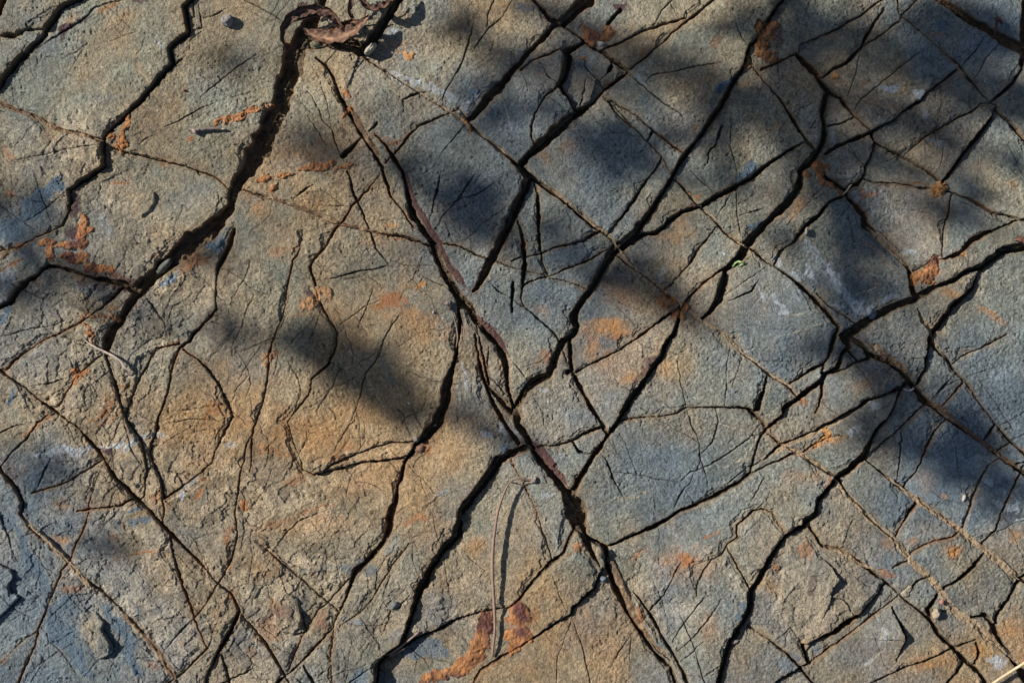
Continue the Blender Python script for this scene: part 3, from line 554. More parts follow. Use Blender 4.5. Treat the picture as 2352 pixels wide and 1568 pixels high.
VEIN = [ # label, points, raise mm, kind
("dark purple vein along the upper half of the long central fissure", "10 1345,1545,12 11 1370,30,18 1400,150,18 1455,300,20 1560,470,24 1650,620,26 1740,800,26 1840,960,26 1950,1090,24", 0, 'v'),
("purple vein strip in the centre just below the brown stem bud", "11 1995,1290,16 2110,1400,24 2230,1545,24 12 2280,60,18 2345,140,10", 0, 'v'),
("lowest purple vein strip ending at the fissure junction below centre", "22 180,890,20 300,1030,34 410,1190,30 520,1340,24", 0, 'v'),
("brown and orange crumbly vein beside the bottom centre fissure", "23 500,200,20 550,320,22 600,450,24 650,560,30 740,680,18 830,780,16", -.6, 'w'),
("long pale tan vein crossing the lower right corner", "32 600,1240,18 720,1400,26 860,1540,28 33 500,0,24 660,140,28 740,250,24 880,380,34 960,500,38 1080,590,34 1180,680,20 1343,820,14", 0, 't'),
("tan vein nearest the right edge in the lower right corner", "32 1050,1210,8 1250,1350,14 1400,1480,16 33 870,0,18 1000,90,22 1130,190,26 1270,310,24 1343,370,16", -.4, 't'),
("thick yellowish vein ridge beside the pale streaked slab at right", "31 920,530,30 1050,640,36 1210,790,26 1300,930,12", .8, 't'),
("rubbly brown vein along the crevice below the pale streaked slab", "32 890,0,26 1000,60,28 1100,140,30 1200,210,26 1290,320,16", -.4, 'w'),
("brown vein running down to the right edge between blue-grey slabs", "32 1460,520,20 1600,630,28 1700,720,22 1790,770,18 1990,940,22 2160,1060,18 2351,1180,16", -.3, 'w'),
("pale tan vein between two ochre and grey slabs right of the lower centre", "32 130,950,14 300,1040,18 440,1120,24 560,1210,20", .2, 't'),
("narrow pale vein running up and right above the lower right slabs", "32 0,1072,8 130,975,12 420,850,14 560,775,14 820,620,10", .3, 't'),
("thin rusty vein stepping down between the centre-right slabs", "21 1560,170,14 1640,235,22 1695,290,12 1740,345,10 1850,455,12 1960,588,12 2130,695,12 2230,740,10", .2, 't'),
("crumbly brown vein crossing the ochre slab below the big fissure bend", "11 0,215,10 180,265,14 350,315,14 600,415,16 760,480,16 1050,555,12 1220,600,10", -.2, 'w'),
("thin tan vein crossing the shaded slabs at upper right", "30 1280,210,7 1450,350,8 1600,480,10 1720,590,16 1850,740,14", .2, 't'),
("brown rubbly vein filling the upper left branch of the long purple vein", "10 850,980,14 900,1060,26 980,1200,26 1030,1290,24 1100,1400,24 1165,1510,14", -.4, 'w'),
("tan lip of the diagonal joint running from the leaf to the centre", "10 1040,560,6 1200,675,7 1400,785,7 1620,935,8 1790,1035,8 1990,1180,10 2200,1345,14 2351,1475,14", .1, 't'),
("pale lip of the straight joint right of the centre crevice junction", "21 330,150,8 450,245,8 600,375,9 740,500,9 870,575,8 960,690,8 1100,870,7 1290,1010,7 1550,1225,8 1740,1375,12 1900,1475,12 2000,1555,12 22 2130,110,12 2351,280,12 32 200,420,12 290,520,12", .2, 't'),
("tan vein between the flaky pale slab and the small slabs at lower right", "33 330,190,12 400,220,16 500,280,14 600,310,12", .2, 't'),
("pale brown vein in the rough lower left rock", "03 190,30,10 400,240,14 520,340,16 640,470,18 760,620,24 880,740,14", .1, 't'),
("brown crumbly vein running to the bottom edge in the rough lower left", "03 1080,870,10 1250,1080,20 1380,1200,22 1480,1330,30 1560,1460,28 1640,1568,20", -.3, 'w'),
("brown grit vein filling the joint at the left edge of the frame", "00 -60,930,12 0,958,14 120,1005,14 400,1105,14 450,1155,16 600,1205,14 800,1255,12 940,1298,10", -.5, 'w'),
("small pinkish vein beside the triangular slab right of the big ledge", "31 1360,1270,16 1410,1380,20 1490,1470,14 32 1560,60,8 1650,160,12", -.2, 't'),
]
FLAKE = [ # label or None, tile polygon, raise mm
("thin raised rock flake casting a dark shadow on the left slab", "01 1410,185 1430,290 1370,380 1290,435 1250,370 1200,330 1240,260 1320,200", 4.5),
("smooth oval stone set in the rock just right of the curled leaf", "10 1725,190 1800,160 1900,165 1950,200 1930,250 1850,275 1770,275 1735,240", 1.6),
("domed dark grey stone with a curved shadow in the rough lower left", "13 100,430 160,420 220,450 238,520 232,600 200,635 140,632 95,590 85,500", 5.0),
("long tan flake lying on blue rock in the lower left corner", "03 725,930 880,920 960,1000 950,1080 1020,1200 1000,1310 900,1350 830,1250 770,1100", 2.6),
("pale flaky plate with a stepped right edge on the lower right slab", "33 200,235 270,230 330,280 370,350 330,390 320,440 400,460 440,530 340,612 190,690 130,600 10,540 60,420 80,290", 2.4),
]
def blobs(s):
    t, o = '00', []
    for k in s.split():
        if ',' not in k: t = k; continue
        v = k.split(','); o.append((t, v))
    return o
def blob_mask(t, x, y, rx, ry, an, soft, nz, hi=1.0):
    x, y = tile_xy(t, x, y); s = tile_xy(t, 1, 0)[0]-tile_xy(t, 0, 0)[0]; rx *= s; ry *= s
    R = max(rx, ry)*1.6+20; S = box(x, x, y, y, R); a = math.radians(an); ca, sa = math.cos(a), math.sin(a)
    px = XR[S]-x; py = YR[S]-y
    u = (px*ca+py*sa)/rx; v = (-px*sa+py*ca)/ry
    return S, np.clip((hi-np.sqrt(u*u+v*v)+nz[S])/soft, 0, 1)
P = {k: np.zeros_like(H) for k in 'rodbpgt'}
nzA = fbm(40, 61, 4)*.5; nzB = fbm(16, 71, 3)*.22; nzC = fbm(26, 77, 4)*.75+.1
for t, v in blobs(PAINT):
    k = v[5][0]; st = float(v[5][1:]); a = [float(q) for q in v[:5]]
    S, m = blob_mask(t, *a, *{'p': (.25, nzC), 'b': (.3, nzA), 'g': (.5, nzA), 'd': (.5, nzC), 'r': (.6, nzC), 'o': (1.0, nzA), 't': (.3, nzA)}[k])
    P[k][S] = np.maximum(P[k][S], m*st)
# low-frequency colour of the rock itself (warm/ochre and blue-grey), one digit per 256 units
TW = """2444333544543421 2442444344555543 3443651133244443 2454654321434443 3456466325643454 4446577547642342 6788888643433421 5788888543235422 3667755453444345 2465545675445445 2256444656444567"""
TB = """3212223233111256 2112223553322234 2112224555322333 6322134566233433 4222112465246634 4233211444246545 3221111345444478 6411111335653478 6532122233444553 7532234323443443 7643343222454432"""
def table(T):
    A = np.array([[int(c) for c in r] for r in T.split()], np.float32)/9
    u = np.clip(X/256-.5+vnoise(120, 91)*.35, 0, 14.999); v = np.clip(Y/256-.5+vnoise(120, 92)*.35, 0, 9.999)
    i = u.astype(int); j = v.astype(int); fu = u-i; fv = v-j; fu = fu*fu*(3-2*fu); fv = fv*fv*(3-2*fv)
    return (A[j, i]*(1-fu)+A[j, i+1]*fu)*(1-fv)+(A[j+1, i]*(1-fu)+A[j+1, i+1]*fu)*fv
warm = table(TW); blue = table(TB)
# ---------------------------------------------------------------- the slabs: a point inside, height offset mm, label
SLABS = """
-56,-8,0|dark corner slab at the extreme upper left of the frame
175,-12,1.5|grey-blue slab in the upper left corner above a wide black gap
419,210,1|big smooth ochre-grey slab with a faint ring mark in the upper left
902,286,0|large olive-grey slab carrying a pebble and a bark twig, left of the widest fissure
1427,14,0|pale slab behind the curled brown leaf at the top
1834,141,1|large tan-grey slab with a heart-shaped orange fleck, right of the curled leaf
2232,-47,1|small slab cut by the top edge above the crossing of two dark fissures
2583,14,0|speckled slab at the top edge with dark-topped orange crust on its lower tip
2809,235,.5|long olive slab with a dark blue-grey patch at its lower right edge
3260,155,0|long grey slab beside the orange crust chain at the top right
3950,21,1|shaded dark slab beyond the wide black gap in the upper right corner
3407,148,0|narrow slab strip between two branching cracks near the top right
3858,173,0|shaded grey slab just below the wide black gap at the upper right
2567,178,0|slim wedge slab pointing right above the straight rusty joint near the top
3554,304,0|dappled tan slab with a pale blue scuff right of the forked crack, upper right
2213,178,.5|small pale triangular slab under the crossing of two fissures near the top
44,244,0|small grey slab on the left edge below the black gap
2353,300,-2|sunken brown slab with a scalloped edge right of the black notch, upper centre
1346,532,1|long slab below the curled leaf split by fan-like cracks, with an orange streak
2075,426,2|pale olive block left of the black zigzag fissure at upper centre
2951,559,0|olive triangular slab with oval flake marks between two fissures, upper right of centre
4102,420,0|shaded slab at the right edge below the wide black gap
3720,458,0|narrow shaded slab strip right of the pale blue scuff, upper right
2206,467,2|small wedge block with a cut corner left of the short black fissure
2379,658,1|square blue-grey slab with long parallel hairlines in the upper centre
3276,718,0|irregular slab with a small straw bit on its lower corner, right of the upper fissure
88,709,0|mottled blue and cream slab on the left edge
2608,559,0|thin upright sliver slab beside the top right corner of the square blue-grey slab
3805,569,0|small slab with parallel hairlines near the right edge, upper right
3934,695,0|cream flecked slab on the right edge above the thin rusty joint
1841,741,.5|smooth grey slab with a dark soft shadow, right of the long purple vein
440,916,1|big domed slab with a raised flake and blue-grey hollow, left of the widest fissure
3032,787,0|small blue-grey slab above the tan joint with a dark ledge shadow on it
2565,824,2|narrow raised strip slab along a deep shadow in the centre top
1535,861,0|small wedge slab between the purple vein and an orange stained joint
3616,875,0|dark stained tan slab above the big pitted orange crust
2117,881,0|thin upright slab sliver between two vertical cracks left of centre top
2669,835,0|little shaded slab with an orange corner beneath the narrow raised strip
2236,891,1|triangular slab pointing down below the ochre joint crossing at upper centre
1038,1673,0|largest ochre slab of the left half, full of fine branching cracks
3869,900,0|small tapered slab with dark rust stain on its lower edge at far right
3386,1063,1|square slab with long pale blue streaks on the right
2671,990,0|tan slab with a small white bruise right of the centre fissure
3917,1013,0|narrow ledge slab above the big shadowed step at the right edge
2050,999,0|narrow wedge slab ending at the purple vein near the centre
1512,1387,.5|wide smooth ochre slab crossed by a thin white scratch, left of the centre fissure
2823,1059,0|narrow grey slab with a tiny blue chip between two diagonal cracks, centre right
2294,1017,0|thin curved blue-grey slab below the triangular one in the centre
4019,1399,0|large slab on the right edge below the shadowed step
2050,1249,.5|blocky tan slab ending at a point where purple veins meet, centre
3103,1289,1|square mauve-grey slab with faint parallel scratches, right of centre
2337,1086,0|slim blue slab touching the zigzag centre fissure from the left
2466,1249,-1|bright ochre slab with a deep shadow along its left edge in the centre
148,1259,0|rough slab at the left edge below the rusty crust hollow
3637,1309,1|pointed raised slab with a brown patch, right of the black crevice
2818,1187,0|small grey block under the crevice that holds the green leaf scrap
272,1410,0|pale flaky slab beside the forked orange crust ridge
1682,2091,0|long strip slab between two deep fissures at lower centre, blue at its top
2494,1486,0|ochre slab with an orange and purple edge right of the centre fissure
2790,1500,0|tan-grey slab with two tiny pits above the horizontal crack, centre right
1976,1473,0|narrow dark-edged sliver between the purple vein and its parallel crack
2222,1624,1|rounded block beside the blue smudged crevice below centre
605,1578,0|narrow slab strip with vertical cracks at left, topped by a grass blade
3752,1519,0|small blue-grey wedge slab right of the big crevice on the right side
753,1696,0|oval slab with a rusty ring mark and yellow lichen on the left
426,1696,0|tan slab marked by parallel orange lines on the left
3336,1585,0|blue-tinged slab with branching cracks beneath the crevice end, right
3099,1604,0|tiny slab wedged under the mauve-grey square slab
3878,1659,0|small shaded slab by two parallel joints near the right edge
3586,1663,1|dark blue slab tip just under the brown rubbly vein
3377,1746,0|purple-grey slab with white scuffs under the long tan ridge, right
3628,1783,0|dark blue slab with two long dark cracks at right
2659,1875,0|broad blue-grey slab with radiating cracks at the centre bottom right
3807,1889,0|tan-centred slab with a white chip lying on it at the right
2284,1829,0|small triangular block pointing down at the meeting of two lower fissures
1507,1818,0|thin rough strip under the wide smooth ochre slab
2190,2002,0|slim slab left of the fissure junction, crossed by the thin stem knob, lower centre
612,1972,0|thin wedge between two close cracks at left bottom
2825,2282,0|large fractured slab with ochre stain and many short diagonal cracks, lower right of centre
1937,2222,0|grey-tan slab carrying the long curved dry stem, lower centre
3966,1985,0|dark blue slab with a long oblique joint at the right edge
3510,1988,0|blue-tinged rectangular slab right of the shadowed V-shaped gap, lower right
435,1965,0|small triangular slab above the bluish corner at lower left
4101,2105,0|brown stained slab at the right edge, lower right
3444,2153,0|grey rectangular slab with a tan corner left of the long pale vein
562,2317,0|rough flaky cream slab with grey fan mark in the lower left
3692,2114,0|narrow slab cut by a black crack right of the long pale vein
3020,2176,0|small oval slab above the black ragged fissure, lower right
3791,2234,0|slab with the single orange crust button at lower right
771,2307,0|thin triangular grey slab below the left diagonal fissure
3929,2376,0|olive square slab with hairlines near the lower right corner
4177,2319,0|sliver slab at the right edge above the straw stalk
350,2627,0|blue slab carrying a long tan flake in the lower left corner
2324,2659,0|wide ochre slab fading to grey at the bottom edge, right of the rusty crust
1928,2554,0|long tan slab running up from the bottom edge through the rusty crust
3168,2452,1|big slab with a pale flaky plate on it at lower right
35,2273,0|streaky blue slab along the left edge, lower left
139,1820,0|slab with a dark web of cracks at the left edge
3685,2376,0|small broken block with loose chips left of the pale vein, lower right
4122,2547,0|orange stained slab in the lower right corner behind the straw stalk
3400,2496,-1|thin shaded strip below the flaky plate at lower right
838,2556,0|narrow strip slab in the rough ground at bottom left
3957,2650,0|broken ochre slab crossed by the straw stalk in the lower right corner
3503,2604,0|slab with a raised curved edge and white scratch near the bottom right
1263,2526,0|small narrow slab beside the stony dome, bottom left of centre
953,2689,0|crumbled brown and blue slab at the bottom edge, left
1259,2692,0|small slab with tan chips at the bottom edge left of the deep fissure
70,2728,0|blue and pink slab in the extreme lower left corner
3538,2766,0|ochre slab along the bottom edge, lower right
3888,2789,0|small ochre slab with a dark corner near the straw stalk
3129,2784,0|slab at the bottom edge below the purple thread joint, lower right
1105,2807,0|slab just at the bottom edge below the rough brown ground
674,2811,0|blue-grey slab at the bottom edge near the lower left
"""
# broad relief of each slab
r_ = np.random.RandomState(12); ids = np.unique(LAB); seed_label = {}; zo = {}
for ln in SLABS.strip().splitlines():
    a, t = ln.split('|'); sx, sy, sz = [float(v) for v in a.split(',')]
    k = int(LAB[min(NY-1, max(0, int((sy+MARG)/STEP))), min(NX-1, max(0, int((sx+MARG)/STEP)))])
    if k in seed_label: print('DOUBLE', t, '/', seed_label[k])
    seed_label.setdefault(k, t); zo[k] = sz
for k in ids:
    if int(k) not in seed_label: print('UNLABELLED', k, (LAB == k).sum(), X[LAB == k].mean(), Y[LAB == k].mean())
nmax = int(ids.max())+1
cnt = np.bincount(LAB.ravel(), minlength=nmax)+1e-6
cxm = np.bincount(LAB.ravel(), X.ravel(), nmax)/cnt; cym = np.bincount(LAB.ravel(), Y.ravel(), nmax)/cnt
tx = r_.uniform(-.012, .012, nmax); ty = r_.uniform(-.012, .012, nmax); tz = r_.uniform(-1.5, 1.5, nmax)
tx *= np.clip(260/np.sqrt(cnt), .15, 1); ty *= np.clip(260/np.sqrt(cnt), .15, 1)
for k, v in zo.items(): tz[k] += v*1.3
base = (tz[LAB]+(X-cxm[LAB])*tx[LAB]+(Y-cym[LAB])*ty[LAB]).astype(np.float32)
tintw = r_.uniform(-.16, .16, nmax)[LAB].astype(np.float32); tintv = r_.uniform(.86, 1.12, nmax)[LAB].astype(np.float32)
ROUGH = [(420, 1250, 620, 420), (250, 1500, 600, 300), (700, 1950, 900, 260), (900, 2500, 800, 420), (300, 2250, 700, 500), (3250, 2330, 300, 230), (1700, 2450, 350, 220), (300, 650, 350, 250), (1150, 2250, 500, 300), (2600, 2350, 300, 200), (600, 1100, 350, 200)]
rg = np.zeros_like(H)
for x, y, a, b in ROUGH: rg = np.maximum(rg, np.clip(1.25-np.sqrt(((XR-x)/a)**2+((YR-y)/b)**2)+nzA*.8, 0, 1))
del x, y, a, b
base += fbm(420, 101, 3)*2.6+fbm(110, 105, 3)*.95
# slate-like flaking: low terraces with broken edges
f = fbm(150, 111, 4, ang=-.6, asp=1.5)*3.2+nzC*.35; fl = np.floor(f); fr = f-fl
ter = (fl+np.clip((fr-.93)/.07, 0, 1))*.55
f2 = fbm(60, 121, 4, ang=.5, asp=1.6)*3+nzC*.4; fl2 = np.floor(f2); fr2 = f2-fl2
ter2 = (fl2+np.clip((fr2-.9)/.1, 0, 1))*.45
base += ter*(.3+rg*2.3)+ter2*(.08+rg*2.0)
rid = 1-np.abs(fbm(48, 131, 4)); base += -np.clip((rid-.955)/.045, 0, 1)*rg*1.2+fbm(22, 135, 3)*(.08+rg*.75)
# chipped edges along the joints
ch = fbm(95, 301, 4, ang=.8, asp=1.4)*1.35+fbm(20, 305, 2)*.18+(30-JD)/46+rg*.22
chip = np.clip((ch-.62)/.05, 0, 1)*(1.5+1.3*np.clip((ch-.9)/.05, 0, 1)); chip *= (JD < 59)
base -= chip
# fine grain and pits
gr = vnoise(11, 141)*.5+vnoise(6.5, 142)*.55+vnoise(20, 143)*.35
pits = np.clip(vnoise(9, 145)+vnoise(30, 146)*.3-.62, 0, 1)
base += (gr*.78-pits*2.2)*np.clip(.95+fbm(230, 331, 3)*1.1, .3, 1.4)*(1-.4*rg)
H = base+STP
# flakes
FM = []
def poly_sd(s):          # signed distance (positive inside) of a traced outline
    P_ = parse(s, 1); x0 = min(p[0] for p in P_); x1 = max(p[0] for p in P_); y0 = min(p[1] for p in P_); y1 = max(p[1] for p in P_)
    S = box(x0, x1, y0, y1, 30); px = XW[S]; py = YW[S]; D = np.full(px.shape, 1e9, np.float32); I = np.zeros(px.shape, bool)
    for a, b in zip(P_, P_[1:]+P_[:1]):
        dx, dy = b[0]-a[0], b[1]-a[1]; t = np.clip(((px-a[0])*dx+(py-a[1])*dy)/(dx*dx+dy*dy+1e-6), 0, 1)
        D = np.minimum(D, np.hypot(px-a[0]-t*dx, py-a[1]-t*dy))
        I ^= ((a[1] > py) != (b[1] > py)) & (px < dx*(py-a[1])/(dy+1e-9)+a[0])
    return S, np.where(I, D, -D)
CLS = np.where(JW > 1.5, 0, LAB).astype(np.int32)
for n, (lb, s, up) in enumerate(FLAKE):
    S, D = poly_sd(s); a = np.clip(D/5, 0, 1)*.75+np.clip(D/40, 0, 1)*.25
    H[S] += up*a; CD[S] *= (D < 1); P['t'][S] = np.maximum(P['t'][S], (D > 0)*.35)
    c = CLS[S]; c[D > .5] = 3000+n; CLS[S] = c
floor_n = fbm(46, 151, 4)*5.0+fbm(14, 155, 3)*2.2+3.0
H = H-CD+np.clip(CD/18, 0, 1)*floor_n
for n, (lb, s, up, kd) in enumerate(VEIN):
    P_ = parse(s, 12); r = line_dist(P_, 40, XW, YW)
    S, D, W, U, G, L = r; W = W*(1+.3*vnoise(24, 161+n, XW[S], YW[S]))*np.clip(np.minimum(U, L-U)/50, .15, 1)
    m = np.clip((W/2-D)/4+.5, 0, 1)
    rub = fbm(18, 171, 3)[S]*(1.5 if kd != 'v' else .8)+vnoise(6, 175)[S]*.35
    Hv = np.maximum(base[S], -1)+up+rub*.9+.5*np.clip((W/2-D)/9, 0, 1)
    if kd in 'wt': Hv = Hv-np.where(CD[S] > 3, 2.2*np.clip(vnoise(30, 181)[S]+.35, 0, 1), 0)
    H[S] = np.where(m > 0, H[S]*(1-m)+Hv*m, H[S]); c = CLS[S]; c[m > .5] = 1000+n; CLS[S] = c
    P.setdefault('V'+kd, np.zeros_like(H)); P['V'+kd][S] = np.maximum(P['V'+kd][S], m); CSHADE[S] *= 1-m*.8
for n, (lb, s, up, kd) in enumerate(CRUST):
    t = '00'; sd = None
    for tok in s.split():
        if ',' not in tok: t = tok; continue
        S, m = blob_mask(t, *[float(v) for v in tok.split(',')], 1.0, nzB*1.5+nzC*.22, 1.12)
        if sd is None: sd = np.zeros_like(H)
        sd[S] = np.maximum(sd[S], m)
    ys, xs = np.nonzero(sd > 0); S = (slice(ys.min(), ys.max()+1), slice(xs.min(), xs.max()+1)); m = sd[S]
    lump = .62+.55*np.abs(fbm(34, 191+n, 3, x=X[S], y=Y[S]))+.18*vnoise(8, 192, X[S], Y[S])-.5*np.clip(vnoise(16, 193, x=X[S], y=Y[S])-.45, 0, 1)
    H[S] = np.where(m > .06, np.maximum(H[S]*.35+base[S]*.65, base[S]-1.5)+up*.8*np.sqrt(np.clip(m/.55, 0, 1))*lump, H[S])
    c = CLS[S]; c[m > .09] = 2000+n; CLS[S] = c
    e = np.clip((m-.04)/.08, 0, 1); P.setdefault('C'+kd, np.zeros_like(H)); P['C'+kd][S] = np.maximum(P['C'+kd][S], e); CSHADE[S] *= 1-e
# ---------------------------------------------------------------- colour of everything (base colours with crack shade painted in, linear)
def mix(C, c, m): return C+(np.array(c, np.float32)-C)*np.clip(m, 0, 1)[..., None]
grey = np.array([.225, .23, .185], np.float32)
C = np.broadcast_to(grey, H.shape+(3,)).copy()
w_ = np.clip((warm*1.6-.38+tintw)+fbm(130, 201, 4)*.45, 0, 1)
C = mix(C, [.34, .235, .13], w_)
C = mix(C, [.34, .285, .205], np.clip(rg*1.1-.2+fbm(90, 203, 4)*.6, 0, .75))
C *= (1+(.10+.16*rg)*((fl*37 % 5)/2.5-.9)+.2*rg*((fl2*23 % 5)/2.5-.9))[..., None]
C = mix(C, [.125, .165, .20], np.clip(blue*1.5-.28+fbm(150, 205, 4)*.42, 0, .95))
C *= (tintv*(1+fbm(200, 211, 3)*.17+fbm(40, 215, 4)*.17+vnoise(9, 217)*.22+vnoise(5.5, 218)*.22-.8*pits))[..., None]
C = mix(C, [.33, .28, .20], P['t']*.75)
C = mix(C, [.41, .215, .085], P['o']*.85)
C = mix(C, [.36, .155, .06], np.clip((9-JD)/9, 0, 1)*np.clip(fbm(110, 321, 3)*2+.1+.5*(X < 2100), 0, 1)*.55)
C = mix(C, [.33, .13, .045], P['r']*.8)
C = mix(C, [.10, .13, .155], P['g']*.75)
C = mix(C, [.105, .15, .195], P['b']*.95)
C = mix(C, [.50, .44, .34], SCR*.7); C = mix(C, [.37, .42, .47], P['p']*.9*np.clip(.75+fbm(14, 221, 2)*.8, 0, 1))
C = mix(C, [.075, .045, .05], P['d']*.8)
C = mix(C, [.05, .036, .024], np.clip(CSHADE, 0, 1)*.85)  # shade of the cracks' depth, painted dark brown into the rock colour
C = mix(C, [.17, .125, .075], np.clip((22-JD)/26+fbm(60, 311, 3)*.5-.15, 0, 1)*.55); C = mix(C, [.30, .25, .17], np.clip(chip/2, 0, 1)*np.clip(fbm(120, 315, 2)+.4, 0, 1)*.5)
# thin rusty halo beside some joints
C = mix(C, [.30, .14, .05], np.clip(JW/8+1, 0, 1)*(JW > -8)*np.clip(fbm(160, 231, 3)*2-.2, 0, 1)*.7)
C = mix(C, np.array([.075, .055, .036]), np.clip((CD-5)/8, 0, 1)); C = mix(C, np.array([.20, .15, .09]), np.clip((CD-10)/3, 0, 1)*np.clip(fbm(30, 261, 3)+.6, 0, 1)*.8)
C = mix(C, [.115, .06, .055], P.get('Vv', 0*H)*.95)
C = mix(C, [.15, .095, .058], P['Vw']*.85); C = mix(C, [.34, .26, .17], P['Vw']*np.clip(fbm(26, 341, 3)*3-.35, 0, 1)*.85)
C = mix(C, [.31, .235, .155], P['Vt']*.8)
C = mix(C, [.29, .125, .05], P['Cr']*.88); C = mix(C, [.38, .19, .07], P['Cy']*.9); C = mix(C, [.36, .20, .10], P['Co']*.8)
mm = np.clip(fbm(60, 241, 3)*2.2+.1, 0, 1); C = mix(C, [.32, .14, .055], P['Cm']*.88); C = mix(C, [.075, .035, .04], P['Cm']*mm*.85)
crv = np.clip(fbm(20, 251, 3), -1, 1)*.42; anyC = np.clip(sum(P['C'+k] for k in 'ryom'), 0, 1)
C *= (1+crv*(.4+anyC))[..., None]
C = np.clip(C, .01, .8).astype(np.float32)
# the edge of the detailed face sinks under the plain ground around it
ed = np.minimum(np.minimum(X-gx[0], gx[-1]-X), np.minimum(Y-gy[0], gy[-1]-Y)); rimw = np.clip(ed/45, 0, 1); H = (H*rimw+(1-rimw)*(-3.5)).astype(np.float32)
# ---------------------------------------------------------------- materials
def mat(name, col=None, rough=.9, bump=(), var=0.0, vscale=400, spec=.25, trans=0):
    m = bpy.data.materials.new(name); m.use_nodes = True; n = m.node_tree.nodes; L = m.node_tree.links
    b = n['Principled BSDF']; b.inputs['Roughness'].default_value = rough; b.inputs['Specular IOR Level'].default_value = spec
    tc = n.new('ShaderNodeTexCoord')
    if col is None:
        a = n.new('ShaderNodeAttribute'); a.attribute_name = 'Col'; src = a.outputs['Color']
    else:
        a = n.new('ShaderNodeRGB'); a.outputs[0].default_value = (*col, 1); src = a.outputs[0]
    if var:
        t = n.new('ShaderNodeTexNoise'); t.inputs['Scale'].default_value = vscale; t.inputs['Detail'].default_value = 4; t.inputs['Roughness'].default_value = .7
        L.new(tc.outputs['Object'], t.inputs['Vector'])
        r = n.new('ShaderNodeMapRange'); r.inputs['From Min'].default_value = .3; r.inputs['From Max'].default_value = .7
        r.inputs['To Min'].default_value = 1-var; r.inputs['To Max'].default_value = 1+var; L.new(t.outputs['Fac'], r.inputs['Value'])
        x = n.new('ShaderNodeMix'); x.data_type = 'RGBA'; x.blend_type = 'MULTIPLY'; x.inputs['Factor'].default_value = 1
        L.new(src, x.inputs['A']); L.new(r.outputs['Result'], x.inputs['B']); src = x.outputs['Result']
    L.new(src, b.inputs['Base Color']); last = None
    for sc, dist, st in bump:
        t = n.new('ShaderNodeTexNoise'); t.inputs['Scale'].default_value = sc; t.inputs['Detail'].default_value = 3; t.inputs['Roughness'].default_value = .6
        L.new(tc.outputs['Object'], t.inputs['Vector'])
        u = n.new('ShaderNodeBump'); u.inputs['Distance'].default_value = dist; u.inputs['Strength'].default_value = st
        L.new(t.outputs['Fac'], u.inputs['Height'])
        if last: L.new(last, u.inputs['Normal'])
        last = u.outputs['Normal']
    if last: L.new(last, b.inputs['Normal'])
    return m
M_rock = mat('rock', None, .85, [(900, .0016, 1.0), (330, .0016, .5)], .45, 750)
M_crust = mat('crust', None, .95, [(520, .0016, .9)], .2, 700, .15)
M_stone = mat('stone', None, .9, [(500, .001, .7)], .25, 500)
M_leaf = mat('dry_leaf', None, .7, [(300, .0008, .6)], .25, 260, .3)
M_stem = mat('dry_stem', None, .7, [(900, .0005, .5)], .2, 600, .3)
# ---------------------------------------------------------------- helpers
def tag(o, label=None, cat=None, group=None, kind=None):
    for k, v in (('label', label), ('category', cat), ('group', group), ('kind', kind)):
        if v: o[k] = v
    return o
def mesh_np(name, V, F, col, m, parent=None, origin=None, smooth=True):
    V = np.asarray(V, np.float32); F = np.asarray(F, np.int32)
    me = bpy.data.meshes.new(name); k = F.shape[1]
    o_ = V.mean(0) if origin is None else np.array(origin, np.float32)
    me.vertices.add(len(V)); me.vertices.foreach_set('co', (V-o_).ravel().astype(np.float32))
    me.loops.add(F.size); me.loops.foreach_set('vertex_index', F.ravel())
    me.polygons.add(len(F)); me.polygons.foreach_set('loop_start', np.arange(0, F.size, k, dtype=np.int32))
    me.update(calc_edges=True)
    if smooth: me.polygons.foreach_set('use_smooth', np.ones(len(F), bool))
    if col is not None:
        a = me.color_attributes.new('Col', 'FLOAT_COLOR', 'POINT'); c = np.ones((len(V), 4), np.float32); c[:, :3] = col; a.data.foreach_set('color', c.ravel())
    me.materials.append(m); o = bpy.data.objects.new(name, me); scene.collection.objects.link(o); o.location = o_.tolist()
    if parent is not None:
        o.parent = parent; o.location = (Vector(o_.tolist())-parent.location)
    return o
def wxy(t, x, y):
    X_, Y_ = tile_xy(t, x, y); return (X_-2048)*K, -(Y_-1365.5)*K
def hgt(wx, wy):
    i = int(np.clip((wx/K+2048+MARG)/STEP, 0, NX-1)); j = int(np.clip((1365.5-wy/K+MARG)/STEP, 0, NY-1)); return float(H[j, i])/1000
